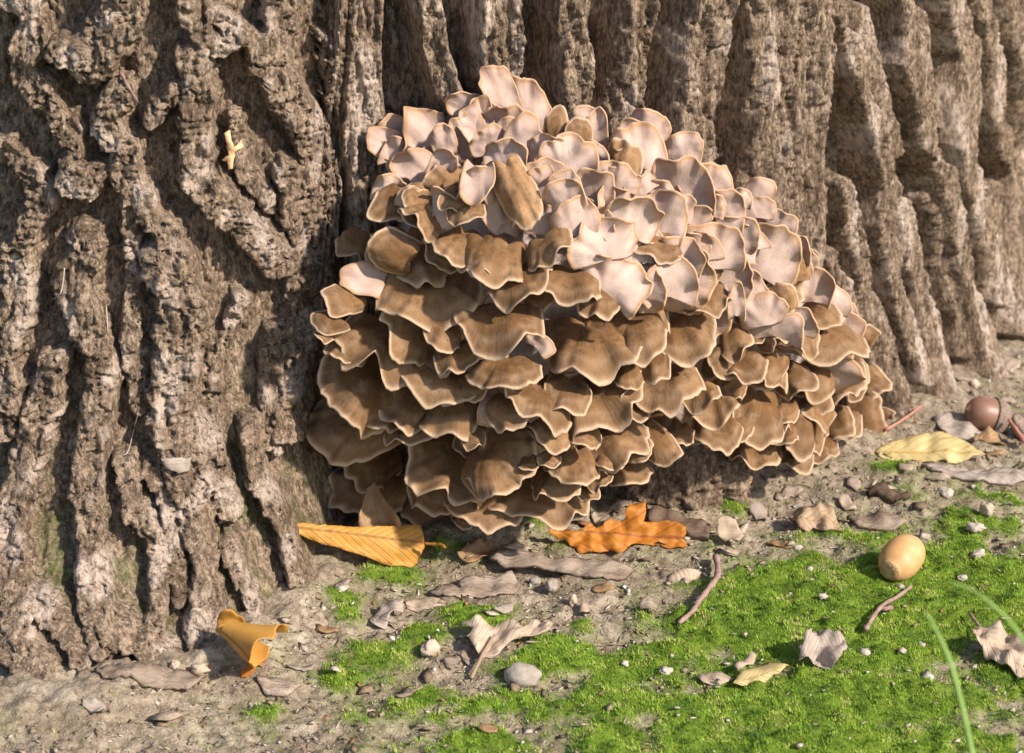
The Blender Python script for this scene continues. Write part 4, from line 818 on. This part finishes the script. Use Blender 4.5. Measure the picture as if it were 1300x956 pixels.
# ------------------------------------------------------------------ twigs, fibres, grass
TWIG = plain_mat('twig_bark', [(.3, (.20, .115, .09)), (.6, (.36, .235, .20))], 200, .75, .7, 700, .001)
o = tube('twig', [at_ground(909, 706, .004), at_ground(911, 730, .004), at_ground(899, 748, .003), at_ground(886, 765, .003), at_ground(880, 775, .002), at_ground(862, 791, .0015)], (.0014, .0010), TWIG); tag(o, 'bent purplish brown twig lying at the edge of the moss', 'twig')
o = empty('twig', at_ground(1120, 778)); tag(o, 'thin forked pinkish twig on the moss below the tan acorn', 'twig')
tube('stem', [at_ground(1099, 799, .002), at_ground(1110, 781, .003), at_ground(1121, 768, .003), at_ground(1140, 757, .003), at_ground(1156, 745, .0025)], (.0010, .0008), TWIG, o)
tube('side_shoot', [at_ground(1115, 772, .003), at_ground(1124, 773, .0025), at_ground(1132, 771, .0016)], (.0007, .0012), TWIG, o)
o = tube('twig', [at_ground(1124, 546, .002), at_ground(1150, 530, .005), at_ground(1170, 515, .009)], (.0008, .0006), RED); tag(o, 'fine reddish stem leaning between mushroom and trunk foot', 'twig')
o = tube('twig', [at_ground(1231, 778, .003), at_ground(1245, 797, .004), at_ground(1262, 812, .0045)], (.0006, .0006), TWIG); tag(o, 'short dark stalk poking over the broad whitish leaf', 'twig')
tfx, tfy = project(tv[:, 0], tv[:, 1], tv[:, 2])
fm = (tfx > -5) & (tfx < 420) & (tfy > -5) & (tfy < 760) & (tv[:, 1] < 0.3); tq = tv[fm]; tfx = tfx[fm]; tfy = tfy[fm]
def on_bark(x, y, off=.001):
    rr_ = np.hypot(tfx - x, tfy - y); sel = rr_ < max(5.0, rr_.min() + 2); q = tq[sel]; dd = (q - CAM) @ VV
    dmin = dd.min() - off; d = ray(x, y); return CAM + d * (dmin / np.dot(d, VV))
FIB = plain_mat('pale_fibre', [(.3, (.36, .30, .24)), (.7, (.5, .44, .38))], 200, .6, .1)
for lb, pl in (('hooked white rootlet hanging in the bark furrow', [(82, 340), (79, 365), (74, 376), (65, 380)]), ('straight pale fibre on the sandy bark ridge', [(135, 388), (136, 405), (137, 420)]), ('long pale rootlet across the lower bark furrow', [(175, 525), (170, 545), (163, 572), (156, 578)])):
    o = tube('fibre', [on_bark(*p) for p in pl], (.00026, .0002), FIB, sides=5); tag(o, lb, 'fibre')
o = tube('twig', [on_bark(153, 92), on_bark(163, 110), on_bark(175, 131)], (.0008, .0006), TWIG); tag(o, 'short straight brown twig caught in the upper bark', 'twig')
WOODM = plain_mat('fresh_wood', [(.3, (.58, .28, .10)), (.6, (.72, .47, .28))], 90, .7, .5)
o = flat_piece('leaf_scrap', from_crop([(865, 512), (885, 500), (893, 540), (903, 570), (928, 540), (940, 560), (908, 588), (897, 650), (880, 656), (876, 622), (850, 618), (880, 595)], 0, 0, 3.036), None, 70, WOODM, on_trunk=on_bark(293, 190, .003), clampz=False, thick=.0006, wob=.002, step=4); tag(o, 'bright orange white forked scrap stuck on the bark', 'scrap')
o = flat_piece('bark_flake', from_crop([(620, 855), (735, 855), (730, 905), (690, 915), (640, 895)], 0, 300, 3.036), None, 75, GREYL, on_trunk=on_bark(223, 590, .002), clampz=False, thick=.0012, wob=.001, step=4); tag(o, 'pale smooth bark flake lifted on the corrugated ridge', 'bark flake')

GRASS = Mat('grass_blade', .45, .4)
GRASS.color(GRASS.ramp(GRASS.noise(60, 3), [(.3, (.16, .27, .05)), (.7, (.27, .40, .10))])); GRASSM = GRASS.m
def blade(pts, w0, label):
    V = []; m = len(pts)
    for i, p in enumerate(pts):
        d = pts[min(i + 1, m - 1)] - pts[max(i - 1, 0)]; d = d / np.linalg.norm(d); sd = np.cross(d, -VV); sd /= np.linalg.norm(sd); up = np.cross(sd, d)
        ww = w0 * (1 - (i / (m - 1)) ** 2.2) + .0001
        V += [p - sd * ww, p + up * -.0004, p + sd * ww, p + up * .0003]
    F = []
    for i in range(m - 1):
        for k in range(4): F.append((i * 4 + k, i * 4 + (k + 1) % 4, (i + 1) * 4 + (k + 1) % 4, (i + 1) * 4 + k))
    F += [(3, 2, 1, 0), tuple((m - 1) * 4 + k for k in range(4))]
    o = mesh_obj('grass_blade', V, F, GRASSM); tag(o, label, 'grass blade')
def arc(pxs, near):
    out = []
    base = at_ground(pxs[0][0], pxs[0][1]); d0 = np.dot(base - CAM, VV)
    n_ = len(pxs)
    ctrl = []
    for i, (x, y) in enumerate(pxs):
        d = ray(x, y); dep = d0 + near * i / (n_ - 1); ctrl.append(CAM + d * (dep / np.dot(d, VV)))
    for i in range(n_ - 1):
        p0 = ctrl[max(i - 1, 0)]; p1 = ctrl[i]; p2 = ctrl[i + 1]; p3 = ctrl[min(i + 2, n_ - 1)]
        for k in range(5):
            t = k / 5; out.append(.5 * ((2 * p1) + (-p0 + p2) * t + (2 * p0 - 5 * p1 + 4 * p2 - p3) * t * t + (-p0 + 3 * p1 - 3 * p2 + p3) * t ** 3))
    out.append(ctrl[-1]); return out
blade(arc([(1470, 1560), (1400, 1130), (1352, 950), (1318, 850), (1290, 800), (1262, 770), (1232, 748), (1205, 738)], -.01), .0007, 'long green grass blade arching from the whitish leaf towards the tan acorn')
blade(arc([(1300, 1560), (1265, 1130), (1235, 960), (1212, 860), (1200, 825), (1187, 798), (1178, 782), (1172, 776)], .0), .0007, 'short green grass blade rising upright from the moss')
